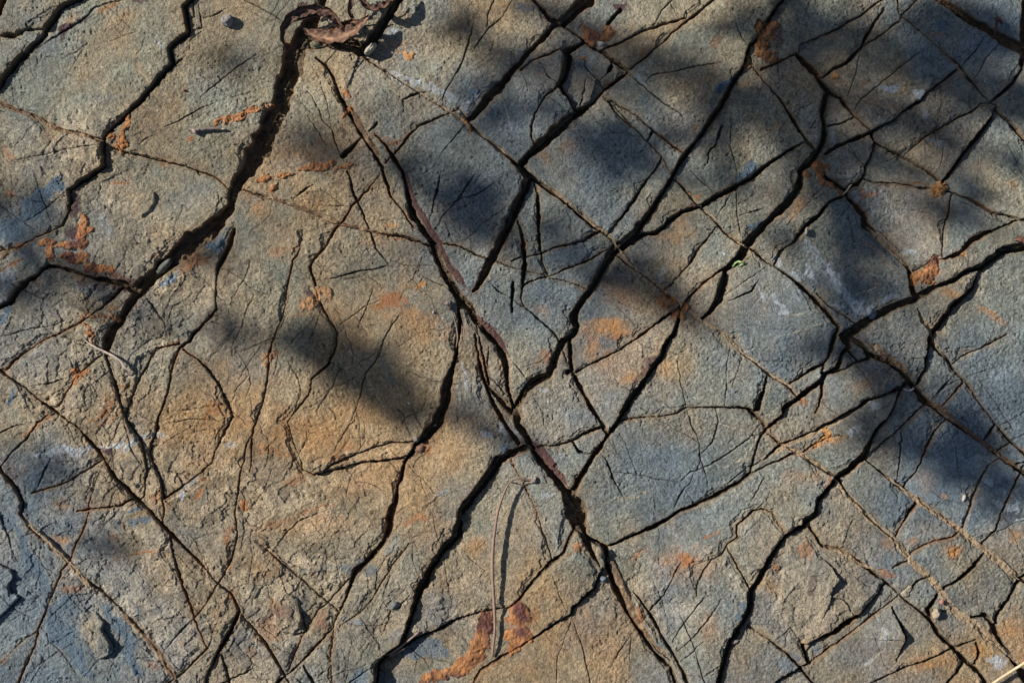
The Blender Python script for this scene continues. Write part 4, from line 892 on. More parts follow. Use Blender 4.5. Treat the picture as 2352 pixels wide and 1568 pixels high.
# ---------------------------------------------------------------- the rock face, split into its slabs, veins, crusts and gap floors
VX = ((X-2048)*K).ravel(); VY = (-(Y-1365.5)*K).ravel(); VZ = (H/1000).ravel(); ALLV = np.stack([VX, VY, VZ], 1).astype(np.float32); ALLC = C.reshape(-1, 3)
jj, ii = np.mgrid[0:NY-1, 0:NX-1]; a_ = (jj*NX+ii).ravel().astype(np.int32)
QUAD = np.stack([a_, a_+NX, a_+NX+1, a_+1], 1); QC = CLS[:-1, :-1].ravel()
order = np.argsort(QC, kind='stable'); QS = QC[order]; uq, st_i = np.unique(QS, return_index=True); en_i = list(st_i[1:])+[len(QS)]
for k, s_, e_ in zip(uq, st_i, en_i):
    k = int(k); F = QUAD[order[s_:e_]]
    if k and k < 1000 and len(F) < 60: continue
    used = np.zeros(len(ALLV), bool); used[F.ravel()] = True; idx = np.nonzero(used)[0]; rem = np.zeros(len(ALLV), np.int32); rem[idx] = np.arange(len(idx)); F = rem[F]
    V = ALLV[idx]; cc = ALLC[idx]
    if k == 0: GV, GF, GC = V, F, cc; continue
    if k < 1000: o = mesh_np('rock_slab', V, F, cc, M_rock); tag(o, seed_label.get(k, 'rock slab'), 'rock slab', 'cracked rock slabs of the rock face')
    elif k < 2000: o = mesh_np('mineral_vein', V, F, cc, M_crust if VEIN[k-1000][3] != 'v' else M_rock); tag(o, VEIN[k-1000][0], 'mineral vein', 'mineral veins in the joints')
    elif k < 3000: o = mesh_np('orange_crust', V, F, cc, M_crust); tag(o, CRUST[k-2000][0], 'mineral crust', 'orange crust patches')
    else: o = mesh_np('stone_flake', V, F, cc, M_rock); tag(o, FLAKE[k-3000][0], 'stone flake', 'raised flakes on the rock')
# ground: the gap floors plus the plain rock that carries on all round
gz = -.003; x0, x1 = float(VX.min())+.006, float(VX.max())-.006; y0, y1 = float(VY.min())+.006, float(VY.max())-.006
def grid_ring():
    xs = [-60, -20, -8, -4, -2, x0]+list(np.linspace(x0, x1, 12)[1:-1])+[x1, 2, 4, 8, 20, 60]; ys = [-60, -20, -8, -4, -2, y0]+list(np.linspace(y0, y1, 9)[1:-1])+[y1, 2, 4, 8, 20, 60]
    V = []; idx = {}
    F = []
    for i in range(len(xs)-1):
        for j in range(len(ys)-1):
            if xs[i] >= x0-1e-6 and xs[i+1] <= x1+1e-6 and ys[j] >= y0-1e-6 and ys[j+1] <= y1+1e-6: continue
            q = []
            for a, b in ((i, j), (i+1, j), (i+1, j+1), (i, j+1)):
                if (a, b) not in idx: idx[(a, b)] = len(V); V.append((xs[a], ys[b], gz))
                q.append(idx[(a, b)])
            F.append(q)
    return np.array(V, np.float32), np.array(F, np.int32)
RV, RF = grid_ring()
go = mesh_np('ground', np.vstack([GV, RV]), np.vstack([GF, RF+len(GV)]), np.vstack([GC, np.tile(np.array([[.21, .19, .14]]), (len(RV), 1))]), M_rock, origin=(0, 0, 0)); tag(go, kind='structure')
M_out = bpy.data.materials.new('outer_rock'); M_out.use_nodes = True; n = M_out.node_tree.nodes; L = M_out.node_tree.links; b = n['Principled BSDF']; b.inputs['Roughness'].default_value = .9
tc = n.new('ShaderNodeTexCoord'); ns = n.new('ShaderNodeTexNoise'); ns.inputs['Scale'].default_value = 5; ns.inputs['Detail'].default_value = 9; ns.inputs['Roughness'].default_value = .65
wp = n.new('ShaderNodeVectorMath'); wp.operation = 'MULTIPLY_ADD'; wp.inputs[1].default_value = (.06, .06, .06)
L.new(tc.outputs['Object'], ns.inputs['Vector']); L.new(ns.outputs['Color'], wp.inputs[0]); L.new(tc.outputs['Object'], wp.inputs[2])
vo = n.new('ShaderNodeTexVoronoi'); vo.feature = 'DISTANCE_TO_EDGE'; vo.inputs['Scale'].default_value = 6; vo.inputs['Randomness'].default_value = .9; L.new(wp.outputs[0], vo.inputs['Vector'])
cr = n.new('ShaderNodeValToRGB'); cr.color_ramp.elements[0].position = .35; cr.color_ramp.elements[0].color = (.10, .13, .15, 1); cr.color_ramp.elements[1].position = .68; cr.color_ramp.elements[1].color = (.27, .18, .10, 1)
e = cr.color_ramp.elements.new(.5); e.color = (.18, .18, .145, 1); L.new(ns.outputs['Fac'], cr.inputs['Fac'])
mr = n.new('ShaderNodeMapRange'); mr.inputs['From Max'].default_value = .012; L.new(vo.outputs['Distance'], mr.inputs['Value'])
mx = n.new('ShaderNodeMix'); mx.data_type = 'RGBA'; mx.inputs['A'].default_value = (.04, .03, .02, 1); L.new(mr.outputs['Result'], mx.inputs['Factor']); L.new(cr.outputs['Color'], mx.inputs['B']); L.new(mx.outputs['Result'], b.inputs['Base Color'])
fn = n.new('ShaderNodeTexNoise'); fn.inputs['Scale'].default_value = 160; fn.inputs['Detail'].default_value = 5; L.new(tc.outputs['Object'], fn.inputs['Vector'])
b1 = n.new('ShaderNodeBump'); b1.inputs['Distance'].default_value = .012; L.new(mr.outputs['Result'], b1.inputs['Height'])
b2 = n.new('ShaderNodeBump'); b2.inputs['Distance'].default_value = .005; L.new(fn.outputs['Fac'], b2.inputs['Height']); L.new(b1.outputs['Normal'], b2.inputs['Normal']); L.new(b2.outputs['Normal'], b.inputs['Normal'])
go.data.materials.append(M_out); mi = np.zeros(len(go.data.polygons), np.int32); mi[len(GF):] = 1; go.data.polygons.foreach_set('material_index', mi)
# ---------------------------------------------------------------- leaves, stems, pebbles
def crom(P, n=6):
    P = [np.array(p, float) for p in P]; P = [2*P[0]-P[1]]+P+[2*P[-1]-P[-2]]; o = []
    for i in range(1, len(P)-2):
        a, b, c, d = P[i-1:i+3]
        for k in range(n):
            t = k/n; o.append(.5*((2*b)+(c-a)*t+(2*a-5*b+4*c-d)*t*t+(3*b-a-3*c+d)*t**3))
    return np.array(o+[P[-2]])
def path(s, z0=0, follow=False):   # "tile x,y,z_mm,w" -> rows of world x, y, z, w(m)
    t, o = '00', []
    for k in s.split():
        if ',' not in k: t = k; continue
        v = [float(q) for q in k.split(',')]; x, y = wxy(t, v[0], v[1]); sc = K*(tile_xy(t, 1, 0)[0]-tile_xy(t, 0, 0)[0])
        o.append((x, y, (hgt(x, y) if follow else 0)+v[2]/1000+z0, v[3]*sc))
    return o
def ribbon(name, s, col, col2, m, parent=None, roll=0.0, curl=.5, nv=9, th=.0004, seed=0, jag=.12, follow=False, twist=0.0, rib=.12):
    Q = crom(path(s, follow=follow), 8); n = len(Q); V, Cc = [], []; r = np.random.RandomState(seed)
    T = np.gradient(Q[:, :3], axis=0); T /= np.linalg.norm(T, axis=1)[:, None]+1e-9
    jg = 1+jag*(r.rand(n, 2)*2-1)
    for side in (1, -1):
        for i in range(n):
            S_ = np.cross(T[i], (0, 0, 1)); S_ /= np.linalg.norm(S_)+1e-9; N_ = np.cross(S_, T[i])
            ro = roll+twist*(i/n-.5)+.12*math.sin(i*.7+seed); s2 = S_*math.cos(ro)+N_*math.sin(ro); n2 = -S_*math.sin(ro)+N_*math.cos(ro)
            for j in range(nv):
                v = j/(nv-1)*2-1; w = Q[i, 3]*jg[i, 0 if v < 0 else 1]
                wv = .13*math.sin(i*1.3+j*1.7+seed)+.11*math.sin(i*.6-j*2.1+seed)+.08*(r.rand()-.5)
                p = Q[i, :3]+s2*(math.sin(v*curl*1.4)/max(.1, curl*1.4) if curl else v)*w+n2*w*(curl*v*v*.9+wv)+n2*side*th*.5
                V.append(p); f = abs(v)**.6
                c = np.array(col)*(1-f)+np.array(col2)*f
                if abs(v) < rib: c = np.array(col)*1.5
                Cc.append(c*(1+.3*(r.rand()-.5)+.35*math.sin(i*.8+seed)*math.sin(j*1.1+i*.37)))
    F = []; N = n*nv
    for i in range(n-1):
        for j in range(nv-1):
            a = i*nv+j; F.append((a, a+1, a+nv+1, a+nv)); F.append((N+a, N+a+nv, N+a+nv+1, N+a+1))
        for j, fl in ((0, 0), (nv-1, 1)):
            a = i*nv+j; q = (a, a+nv, N+a+nv, N+a); F.append(q if not fl else q[::-1])
    for i in (0, n-1):
        for j in range(nv-1):
            a = i*nv+j; q = (a, N+a, N+a+1, a+1); F.append(q if not i else q[::-1])
    return mesh_np(name, V, F, np.array(Cc), m, parent)
def tube(name, s, col, m, parent=None, sides=8, follow=False, seed=0, knob=.12, flat=1.0, col2=None):
    Q = crom(path(s, follow=follow), 7); n = len(Q); V, F, Cc = [], [], []; r = np.random.RandomState(seed)
    T = np.gradient(Q[:, :3], axis=0); T /= np.linalg.norm(T, axis=1)[:, None]+1e-9
    for i in range(n):
        A = np.cross(T[i], (0, 0, 1)); A /= np.linalg.norm(A)+1e-9; B = np.cross(A, T[i])
        for j in range(sides):
            an = 2*math.pi*j/sides; R = Q[i, 3]*(1+knob*(r.rand()*2-1))
            V.append(Q[i, :3]+A*math.cos(an)*R+B*math.sin(an)*R*flat)
            c = np.array(col) if col2 is None else np.array(col)*(1-i/n)+np.array(col2)*i/n
            Cc.append(c*(1+.3*(r.rand()-.5)))
    for i in range(n-1):
        for j in range(sides):
            a = i*sides+j; b = i*sides+(j+1) % sides; F.append((a, b, b+sides, a+sides))
    V.append(Q[0, :3]); V.append(Q[-1, :3]); Cc += [np.array(col)*.8]*2; e = n*sides
    for j in range(sides):
        F.append((e, (j+1) % sides, j, j)); a = (n-1)*sides
        F.append((e+1, a+j, a+(j+1) % sides, a+(j+1) % sides))
    F3 = [f for f in F if f[2] != f[3]]; tri = [f[:3] for f in F if f[2] == f[3]]
    # close the ends with quads folded in two triangles
    me_F = F3+[(t[0], t[1], t[2]) for t in tri]
    me = bpy.data.meshes.new(name); V = np.array(V); o_ = V.mean(0); me.from_pydata([tuple(v-o_) for v in V], [], me_F); me.update()
    me.polygons.foreach_set('use_smooth', np.ones(len(me_F), bool))
    a = me.color_attributes.new('Col', 'FLOAT_COLOR', 'POINT'); c = np.ones((len(V), 4), np.float32); c[:, :3] = np.array(Cc); a.data.foreach_set('color', c.ravel())
    me.materials.append(m); o = bpy.data.objects.new(name, me); scene.collection.objects.link(o); o.location = o_.tolist()
    if parent is not None: o.parent = parent; o.location = Vector(o_.tolist())-parent.location
    return o
def rock(name, t, x, y, rx, ry, h, ang, col, seed, zoff=0, parent=None, sub=4, lumps=.22, m=None, facet=.5):
    bm = bmesh.new(); bmesh.ops.create_icosphere(bm, subdivisions=sub, radius=1)
    wx, wy = wxy(t, x, y); sc = K*(tile_xy(t, 1, 0)[0]-tile_xy(t, 0, 0)[0]); rx *= sc; ry *= sc; h /= 1000; a = -math.radians(ang); off = Vector((seed*3.1, seed*1.7, 0))
    z0 = hgt(wx, wy)+zoff/1000; cols = []
    r = np.random.RandomState(seed); pl = [(Vector(r.normal(size=3)).normalized(), .72+.2*r.rand()) for _ in range(9)]
    for v in bm.verts:
        p = v.co.copy()
        for nn, d in pl:
            e = p.dot(nn)-d
            if e > 0: p -= nn*e*facet*1.6
        p *= 1+lumps*mnoise.noise(v.co*1.7+off)+lumps*.4*mnoise.noise(v.co*5+off)+.06*mnoise.noise(v.co*14+off)
        q = Vector((p.x*rx, p.y*ry, p.z*h*.6)); v.co = Vector((q.x*math.cos(a)-q.y*math.sin(a), q.x*math.sin(a)+q.y*math.cos(a), q.z))
        cols.append(np.array(col)*(1+.35*mnoise.noise(p*3+off)))
    me = bpy.data.meshes.new(name); bm.to_mesh(me); bm.free(); me.polygons.foreach_set('use_smooth', np.ones(len(me.polygons), bool))
    at = me.color_attributes.new('Col', 'FLOAT_COLOR', 'POINT'); c = np.ones((len(cols), 4), np.float32); c[:, :3] = np.clip(cols, .01, .9); at.data.foreach_set('color', c.ravel())
    me.materials.append(m or M_stone); o = bpy.data.objects.new(name, me); scene.collection.objects.link(o); o.location = (wx, wy, z0+h*.12)
    if parent is not None: o.location = o.location-parent.location; o.parent = parent
    return o
def thing(name, label, cat, t, x, y, group=None):
    o = bpy.data.objects.new(name, None); o.empty_display_size = .01; scene.collection.objects.link(o); wx, wy = wxy(t, x, y); o.location = (wx, wy, 0)
    return tag(o, label, cat, group)
BR = (.115, .062, .042); BR2 = (.07, .038, .03); BL = (.22, .13, .085)
t = thing('dry_leaf', 'large curled brown leaf lying over the top of the widest fissure', 'dry leaf', '10', 640, 250, 'curled dry leaves')
ribbon('leaf_blade', '10 445,270,9,6 500,325,8,36 590,362,10,62 700,380,13,72 810,368,17,74 900,328,20,66 980,270,22,48 1058,185,22,12', BL, BR, M_leaf, t, roll=.25, curl=.55, seed=1)
ribbon('curled_edge', '10 268,440,2,5 243,370,5,22 258,285,10,36 318,205,16,52 410,150,20,58 520,122,22,58 630,128,23,56 715,165,22,54 770,225,19,44 815,290,15,20', BR, BR2, M_leaf, t, roll=-.5, curl=.8, seed=2)
ribbon('curled_edge', '10 300,262,12,5 380,222,15,14 480,205,17,18 580,185,18,16 680,180,17,14 745,215,14,10', BR, BR2, M_leaf, t, roll=.5, curl=.7, seed=3)
ribbon('leaf_blade', '10 560,285,7,8 640,292,8,16 740,280,10,26 830,255,14,32 900,235,17,34 980,235,20,30 1045,190,22,10', (.2, .09, .05), BR, M_leaf, t, roll=-.4, curl=.6, seed=4)
ribbon('leaf_strip', '10 440,240,13,6 436,275,9,7 480,285,8,7 600,290,8,8 680,300,9,7 695,255,14,6 655,200,18,5', BR, BR2, M_leaf, t, curl=.6, seed=5, nv=5)
ribbon('leaf_tip', '10 405,125,14,14 430,85,16,26 470,90,16,26 500,120,15,10', BR2, BR2, M_leaf, t, roll=.6, curl=.8, seed=6)
t = thing('dry_leaf', 'narrow curled brown leaf cut by the top edge right of the large curled leaf', 'dry leaf', '10', 1100, 90, 'curled dry leaves')
ribbon('leaf_blade', '10 950,-30,16,12 975,50,18,30 1030,110,19,42 1110,130,19,46 1190,108,19,48 1250,55,18,42 1300,-5,16,30 1330,-60,15,10', BR, BR2, M_leaf, t, roll=.6, curl=.8, seed=7)
ribbon('curled_edge', '10 1000,-20,12,8 1030,55,12,14 1110,95,12,18 1190,70,12,16 1240,10,12,10', BR2, BR, M_leaf, t, roll=-.6, curl=.6, seed=8)
ribbon('leaf_strip', '10 945,-50,20,16 905,15,20,22 880,85,18,24 870,150,13,16 900,200,8,9 955,215,8,8 1005,190,11,8 1028,130,17,8', (.17, .075, .045), BR2, M_leaf, t, roll=.3, curl=.6, seed=9)
t = thing('dry_leaf', 'dark red brown leaf scrap on the right edge at the end of the shadowed step', 'dry leaf', '31', 2300, 680, 'curled dry leaves')
ribbon('leaf_blade', '31 2245,640,4,10 2290,640,8,36 2340,680,10,56 2400,730,10,40', (.13, .05, .04), BR2, M_leaf, t, roll=.4, curl=.8, seed=11)
t = thing('withered_plant', 'long curved dry stem with a small bud lying across the slab at lower centre', 'dry plant', '22', 150, 1265)
tube('stalk', '22 200,1268,7,12 150,1262,8,10 70,1250,10,9 0,1262,11,8 12 2351,1268,11,8 2318,1300,11,9 2275,1390,10,11 2240,1490,9,12 13 1266,10,9,7.5 1250,120,8,8.5 1242,230,8,9 1243,350,8,8.5 1250,480,8,8 1254,600,7,7.5 1246,690,6,6.5 1239,752,4,5', (.21, .15, .125), M_stem, t, seed=1, col2=(.24, .16, .12))
tube('bud', '22 165,1285,5,9 195,1275,7,20 212,1262,7,16 215,1235,7,6', (.25, .19, .18), M_stem, t, seed=2, knob=.3)
tube('stalk', '22 -60,1278,4,3 20,1290,5,4 100,1310,5,4 180,1290,5,5', (.08, .06, .055), M_stem, t, seed=3)
t = thing('withered_plant', 'short brown stem with a rounded bud hanging over the centre fissure', 'dry plant', '11', 1790, 1240)
tube('bud', '11 1735,1225,5,8 1755,1218,6,22 1785,1215,6,24 1805,1225,5,12', (.17, .13, .13), M_stem, t, seed=4, knob=.25)
tube('bud', '11 1765,1240,3,8 1780,1262,3,16 1795,1285,2,8', (.09, .06, .06), M_stem, t, seed=5, knob=.25)
tube('stalk', '11 1795,1270,3,5 1820,1350,2,6 1842,1440,1,6 1852,1530,0,7 12 1842,30,-2,5 1830,90,-8,3', (.22, .17, .155), M_stem, t, seed=6)
t = thing('stick', 'short pale brown stick lying over a gap near the bottom, left of centre', 'stick', '13', 770, 690)
tube('stick_shaft', '13 700,744,3,6 740,713,4,6 800,668,5,5.5 857,623,5,5', (.26, .185, .15), M_stem, t, seed=7)
tube('stick_fork', '13 692,748,3,7 684,734,3,5 692,724,4,3', (.16, .11, .10), M_stem, t, seed=8)
tube('stick_fork', '13 700,752,2,4 760,722,3,4 800,698,3,3', (.16, .11, .09), M_stem, t, seed=9)
o = ribbon('grass_blade', '01 700,1455,1,3 760,1515,4,4 02 820,8,6,6 890,48,7,9 965,88,7,11 1050,128,7,12 1115,180,7,13 1165,248,6,12 1190,300,3,6 1205,310,1,3', (.44, .37, .31), (.30, .25, .21), M_leaf, None, curl=.5, seed=12, nv=5, jag=.03, rib=0)
tag(o, 'thin pale dried grass blade curving over the rock at the left', 'grass blade')
t = thing('twig', 'small grey bark twig on the olive slab below a string of orange nodules', 'twig', '00', 1900, 1200)
tube('twig_shaft', '00 1745,1182,2,6 1790,1205,4,17 1850,1195,5,16 1960,1188,5,13 2040,1188,4,11 2062,1192,3,7', (.17, .14, .125), M_stem, t, seed=10, knob=.3)
tube('twig_tip', '00 2046,1189,4.5,8 2060,1191,4.5,8 2068,1192,4,5', (.55, .48, .36), M_stem, t, seed=11)
tube('twig_knot', '00 1770,1190,3,8 1800,1215,5,20 1815,1240,3,8', (.30, .23, .20), M_stem, t, seed=12, knob=.4)
o = tube('straw_stalk', '33 1120,922,8,7 1180,875,10,7.5 1260,818,12,8 1343,762,14,8 1430,702,15,8', (.52, .43, .28), M_stem, None, seed=13, knob=.05)
tag(o, 'pale straw stalk reaching in from the lower right corner', 'straw')
o = tube('straw_bit', '31 683,222,2,3 712,190,4,7 740,150,5,8 758,132,5,5', (.52, .42, .30), M_stem, None, seed=14, follow=False)
tag(o, 'short broken piece of straw beside the orange crust joint at right', 'straw')
t = thing('withered_plant', 'withered brown stem standing against the black gap in the upper right corner', 'dry plant', '30', 2085, 280)
tube('stalk', '30 2085,200,6,12 2078,260,5,9 2078,320,2,9 2092,360,-3,8 2112,385,-8,6', (.07, .035, .03), M_stem, t, seed=15, knob=.3)
ribbon('withered_head', '30 2055,190,7,8 2085,195,9,20 2115,225,8,16 2128,236,6,5', (.07, .03, .028), (.05, .025, .025), M_leaf, t, curl=.8, seed=16)
o = ribbon('green_leaf', '21 2030,912,-2,4 2024,880,2,8 2052,842,5,10 2085,838,7,9 2105,848,7,9 2128,832,6,5 2124,852,5,6 2090,868,4,8 2068,895,2,7', (.22, .30, .14), (.15, .23, .09), M_leaf, None, curl=.6, seed=17, nv=5, rib=.2)
tag(o, 'small curled pale green leaf scrap inside the crevice right of centre', 'green leaf')
o = ribbon('green_leaf', '22 812,725,-3,4 826,740,-2,14 842,760,-2,15 856,780,-3,4', (.09, .17, .07), (.07, .13, .06), M_leaf, None, curl=.4, seed=18, nv=5, jag=.03)
tag(o, 'tiny dark green leaf wedged in the joint crossing below centre', 'green leaf')
o = ribbon('leaf_scrap', '32 1238,432,2,6 1262,442,3,12 1295,446,3,11 1322,430,4,8 1330,418,4,3', (.33, .30, .29), (.26, .24, .24), M_leaf, None, curl=.4, seed=19, nv=5)
tag(o, 'small silvery grey leaf scrap in the shaded joint at right', 'leaf scrap')
for nm, tl, x, y, rx, ry, h, an, col, zo_, lb in [
    ('pebble', '00', 2085, 190, 62, 56, 14, 20, (.24, .22, .215), 1, 'rounded pinkish grey pebble casting a small shadow on the upper left slab'),
    ('pebble', '12', 1408, 565, 17, 11, 4, 20, (.55, .55, .53), 0, 'tiny white pebble left of the centre fissure on the ochre slab'),
    ('pebble', '12', 1640, 770, 18, 14, 5, 0, (.18, .22, .15), 2, 'small greenish pebble down in the widest part of the lower fissure'),
    ('stone_chip', '32', 1797, 1432, 12, 34, 5, 18, (.52, .46, .42), 0, 'slim white stone chip lying on the tan-centred slab at right'),
    ('stone_chip', '31', 345, 558, 14, 40, 8, 10, (.33, .29, .22), 6, 'pale upright stone chip stuck in a joint notch at right'),
    ('stone', '10', 1055, 462, 30, 75, 16, 42, (.36, .33, .26), 12, 'pale wedge stone jammed in the gap right below the curled leaf'),
    ('stone', '10', 545, 415, 55, 34, 14, 10, (.20, .18, .12), 10, 'brown rubbly stone under the left side of the curled leaf'),
    ('stone', '01', 1488, 880, 96, 38, 8, -45, (.12, .125, .11), 6, 'oval grey stone lying in the bend of the widest fissure'),
    ('stone', '12', 1500, 985, 55, 46, 8, -20, (.17, .10, .07), -2, 'reddish brown stone plugging the lower left-centre fissure'),
    ('stone', '12', 1475, 895, 22, 26, 5, 0, (.17, .16, .16), 1, 'small grey stone just above the reddish plug in the left-centre fissure'),
    ('pebble', '33', 905, 467, 13, 12, 6, 0, (.36, .17, .14), 3, 'tiny pinkish red pebble in the hollow beside the tan vein at lower right'),
    ('stone_chip', '33', 735, 395, 18, 30, 7, 25, (.33, .29, .22), 1, 'angular pale chip in the small broken block at lower right'),
    ('stone_chip', '33', 718, 425, 22, 20, 6, 0, (.29, .26, .20), 1, 'squarish chip below the angular pale chip at lower right'),
    ('stone_chip', '33', 875, 525, 20, 30, 8, 20, (.31, .26, .19), 4, 'tan chip in the shaded hollow at lower right'),
    ('pebble', '23', 1172, 677, 24, 12, 4, -30, (.20, .17, .15), 1, 'small oval pebble in the shadow of the ragged lower right fissure'),
    ('stone', '20', 820, 400, 32, 20, 8, 10, (.45, .42, .36), 0, 'whitish stone below the dark-topped orange crust at the top'),
    ('pebble', '11', 1630, 1300, 14, 12, 4, 0, (.3, .34, .36), 0, 'tiny bluish pebble on the ochre slab left of the round bud'),
    ('stone', '13', 1100, 30, 26, 30, 6, 0, (.12, .12, .08), -2, 'dark olive stone in the head of the lower centre fissure'),
    ('stone', '13', 725, 480, 34, 20, 8, -20, (.13, .135, .13), 1, 'dark angular stone on the cracked slab near the bottom, left of centre'),
    ('stone_chip', '23', 480, 352, 18, 16, 7, 10, (.12, .15, .18), 2, 'small dark bluish chip at the fissure fork near the bottom centre'),
    ('stone_chip', '23', 455, 205, 20, 30, 6, -10, (.24, .20, .14), 2, 'cream rubble stone in the fork of the bottom centre fissure'),
    ('stone', '31', 965, 1315, 36, 50, 7, 30, (.22, .26, .29), 0, 'pale bluish stone at the foot of the streaked square slab'),
    ('pebble', '22', 2190, 850, 16, 14, 4, 0, (.10, .10, .10), 0, 'tiny dark pebble at a crack end right of centre'),
    ('pebble', '00', 1693, 832, 16, 13, 5, 0, (.22, .10, .06), 0, 'tiny red-brown speck pebble right of the black upper left fissure'),
]: tag(rock(nm, tl, x, y, rx, ry, h, an, col, len(lb)+int(x) % 97, zo_), lb, nm.replace('_', ' '))
# ---------------------------------------------------------------- the tree whose leaves break up the sunlight
SHADE = [(1900,150,420,130,22,.3),(1480,240,250,110,25,.25),(2200,430,170,120,10,.3),(1150,260,200,100,30,.2),(1950,330,250,70,15,.3),(2250,950,120,120,20,.3),(40,470,90,60,10,.55),(190,635,150,40,8,.55),(330,735,130,40,8,.5),(480,765,140,46,0,.3),(640,765,90,40,0,.5),(740,790,120,60,20,.95),(850,865,120,70,20,1),(950,925,90,52,20,.9),(1060,960,110,34,20,.4),
 (60,1085,90,50,0,.4),(560,150,70,28,10,.3),(1080,60,120,28,25,.75),(1180,128,110,32,25,.75),(1260,160,70,28,20,.6),(700,300,80,60,20,.55),(740,350,60,40,0,.35),(960,395,90,50,35,.7),(1080,465,130,62,30,1),(1180,550,60,55,30,.5),
 (1430,350,120,55,35,.85),(1320,290,100,36,20,.65),(1500,405,70,36,0,.5),(1560,160,120,34,10,.85),(1660,210,140,34,15,.65),(1450,180,80,28,0,.4),(1250,25,60,20,0,.5),(1335,60,100,24,0,.6),(1400,100,60,18,0,.5),
 (1900,62,150,40,20,.85),(1780,90,100,30,10,.6),(2020,112,150,42,22,.95),(2150,165,150,50,25,.95),(2250,90,130,80,10,.9),(2310,220,70,70,0,.75),(2240,250,100,36,10,.5),(2160,40,120,40,10,.8),(2000,30,120,30,10,.5),
 (1990,240,130,34,15,.85),(2130,295,120,38,20,.7),(1730,240,80,55,15,.75),(1640,290,60,50,0,.45),(2050,385,150,28,5,.7),(2230,420,110,36,10,.6),(2310,370,60,50,0,.5),(1690,425,100,36,15,.6),(1890,430,90,28,0,.5),(1960,480,60,60,20,.7),(2010,565,60,48,30,.5),
 (2190,500,120,28,10,.6),(1425,620,75,56,40,.9),(1505,645,80,38,30,.75),(1600,735,80,28,20,.5),(1880,790,90,38,10,.85),(1960,825,110,40,20,.6),(2080,862,140,46,25,.75),(2050,990,100,70,30,.6),(2130,940,100,60,20,.55),
 (2230,1085,120,60,30,.6),(2240,1000,100,50,10,.7),(2320,1140,60,45,0,.45),(2090,665,80,36,10,.6),(2000,670,50,30,0,.4),(1290,545,70,45,10,.4),(1340,600,50,40,0,.3),(500,600,60,28,10,.25),(1800,560,60,24,20,.3),(80,560,90,50,0,.45),(250,1255,90,30,0,.35),(1170,1010,70,26,10,.35),(40,660,60,40,0,.5)]
r = np.random.RandomState(21); S3 = np.array(SUN[:]); V, F = [], []; hubs = []
ux = np.cross(S3, (0, 0, 1)); ux /= np.linalg.norm(ux); uy = np.cross(ux, S3)
for (bx, by, rx, ry, an, de) in SHADE:
    k = 4096/2352.; bx *= k; by *= k; rx *= k; ry *= k; a = math.radians(an)
    lam = -math.log(1-min(de, .97)*.93)*1.0; LA = 150*62*.62; n = max(3, int(lam*math.pi*rx*ry*1.0/LA)); d0 = r.uniform(3.0, 3.9); hubs.append(((bx-2048)*K, -(by-1365.5)*K, d0))
    for _ in range(n):
        q = r.rand()**.5; th = r.rand()*6.283; ex = math.cos(th)*q*rx*.86; ey = math.sin(th)*q*ry*.86
        gx_ = bx+ex*math.cos(a)-ey*math.sin(a); gy_ = by+ex*math.sin(a)+ey*math.cos(a)
        p = np.array([(gx_-2048)*K, -(gy_-1365.5)*K, 0])+S3*(d0+r.uniform(-.22, .22))
        an2 = r.rand()*6.283; L_ = r.uniform(.018, .027); W_ = r.uniform(.006, .0105)
        d = ux*math.cos(an2)+uy*math.sin(an2)+S3*r.uniform(-.4, .4); d /= np.linalg.norm(d); e = np.cross(d, S3+r.normal(size=3)*.35); e /= np.linalg.norm(e); nn = np.cross(d, e)
        b = len(V)
        for u, w_s in ((-1, 0), (-.45, .85), (.1, 1), (.6, .6), (1, 0)):
            c0 = p+d*L_*u+nn*L_*.18*u*u
            if w_s == 0: V.append(c0)
            else: V.append(c0+e*W_*w_s+nn*W_*.3); V.append(c0-e*W_*w_s+nn*W_*.3)
        F += [(b, b+1, b+2, b+2), (b+1, b+3, b+4, b+2), (b+3, b+5, b+6, b+4), (b+5, b+7, b+6, b+6)]
M_tl = mat('tree_leaf', (.05, .09, .03), .6); M_bark = mat('bark', (.13, .10, .075), .9, [(60, .01, .6)], .3, 40)
me = bpy.data.meshes.new('crown'); me.from_pydata([tuple(v) for v in V], [], [f if f[2] != f[3] else f[:3] for f in F]); me.materials.append(M_tl)
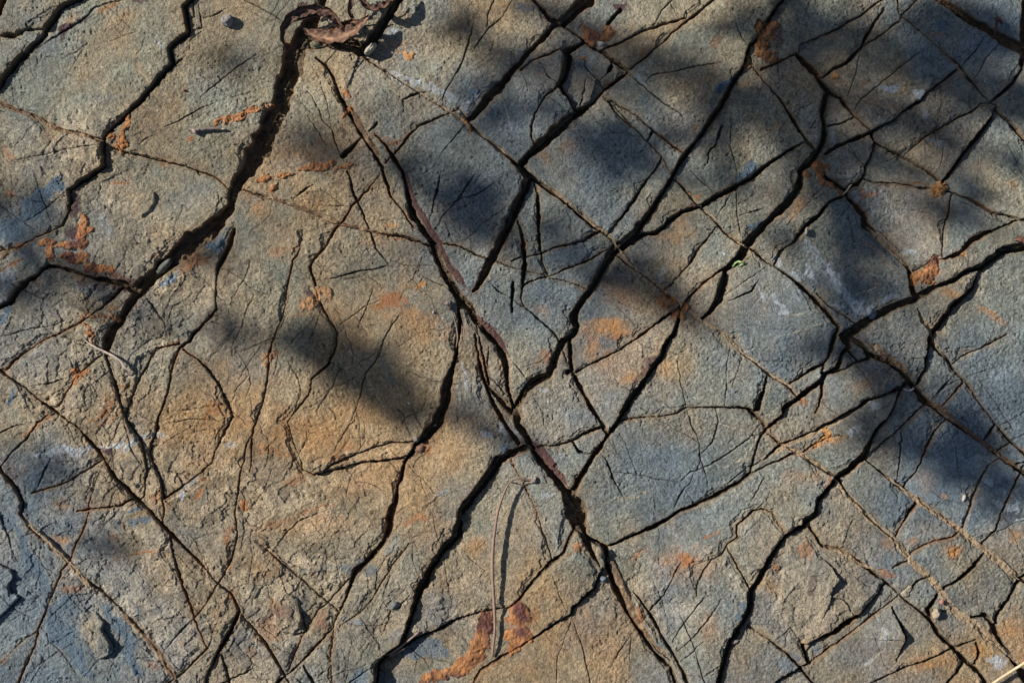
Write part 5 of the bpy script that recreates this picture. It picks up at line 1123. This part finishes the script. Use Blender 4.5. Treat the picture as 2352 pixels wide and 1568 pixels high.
tree = bpy.data.objects.new('tree', None); scene.collection.objects.link(tree); tree.location = (-2.9, 3.6, gz)
tag(tree, 'leafy tree standing up the slope outside the picture, its leaves dappling the rock with shade', 'tree')
def adopt(o): scene.collection.objects.link(o); o.parent = tree; o.location = -Vector(tree.location); return o
adopt(bpy.data.objects.new('crown', me))
def limb(bm, pts):
    Q = crom(pts, 5); T = np.gradient(Q[:, :3], axis=0); prev = None
    for i in range(len(Q)):
        t_ = T[i]/(np.linalg.norm(T[i])+1e-9); A = np.cross(t_, (.3, .2, 1)); A /= np.linalg.norm(A); B = np.cross(t_, A)
        ring = [bm.verts.new(Q[i, :3]+(A*math.cos(j*1.0472)+B*math.sin(j*1.0472))*Q[i, 3]) for j in range(6)]
        if prev: [bm.faces.new((prev[j], prev[(j+1) % 6], ring[(j+1) % 6], ring[j])) for j in range(6)]
        prev = ring
bm = bmesh.new(); limb(bm, [(-2.9, 3.6, -.05, .12), (-2.88, 3.5, .8, .095), (-2.8, 3.3, 1.7, .08), (-2.9, 3.35, 2.9, .05), (-2.8, 3.5, 3.9, .02)])
me = bpy.data.meshes.new('trunk'); bm.to_mesh(me); bm.free(); me.materials.append(M_bark); adopt(bpy.data.objects.new('trunk', me))
bm = bmesh.new(); c0 = S3*2.85; limb(bm, [(-2.8, 3.3, 1.7, .035), (-2.7, 2.4, 1.95, .024), (c0[0]-.3, c0[1]+.6, 2.05, .014), (c0[0]-.1, c0[1]+.1, 2.0, .009), (c0[0]+.5, c0[1]-.1, 1.95, .004)])
for hx, hy, d0 in hubs:
    p = np.array([hx, hy, 0])+S3*d0; q = np.array([c0[0]-.1+(p[0]-c0[0])*.35, c0[1]+.35+(p[1]-c0[1])*.3, c0[2]+.16+(p[2]-c0[2])*.5])
    limb(bm, [(*q, .003), (*(p*.5+q*.5+r.normal(size=3)*.02), .0022), (*p, .001)])
me = bpy.data.meshes.new('branch'); bm.to_mesh(me); bm.free(); me.materials.append(M_bark); adopt(bpy.data.objects.new('branch', me))
print('objects', len(bpy.data.objects), 'leaves', len(F)//4)
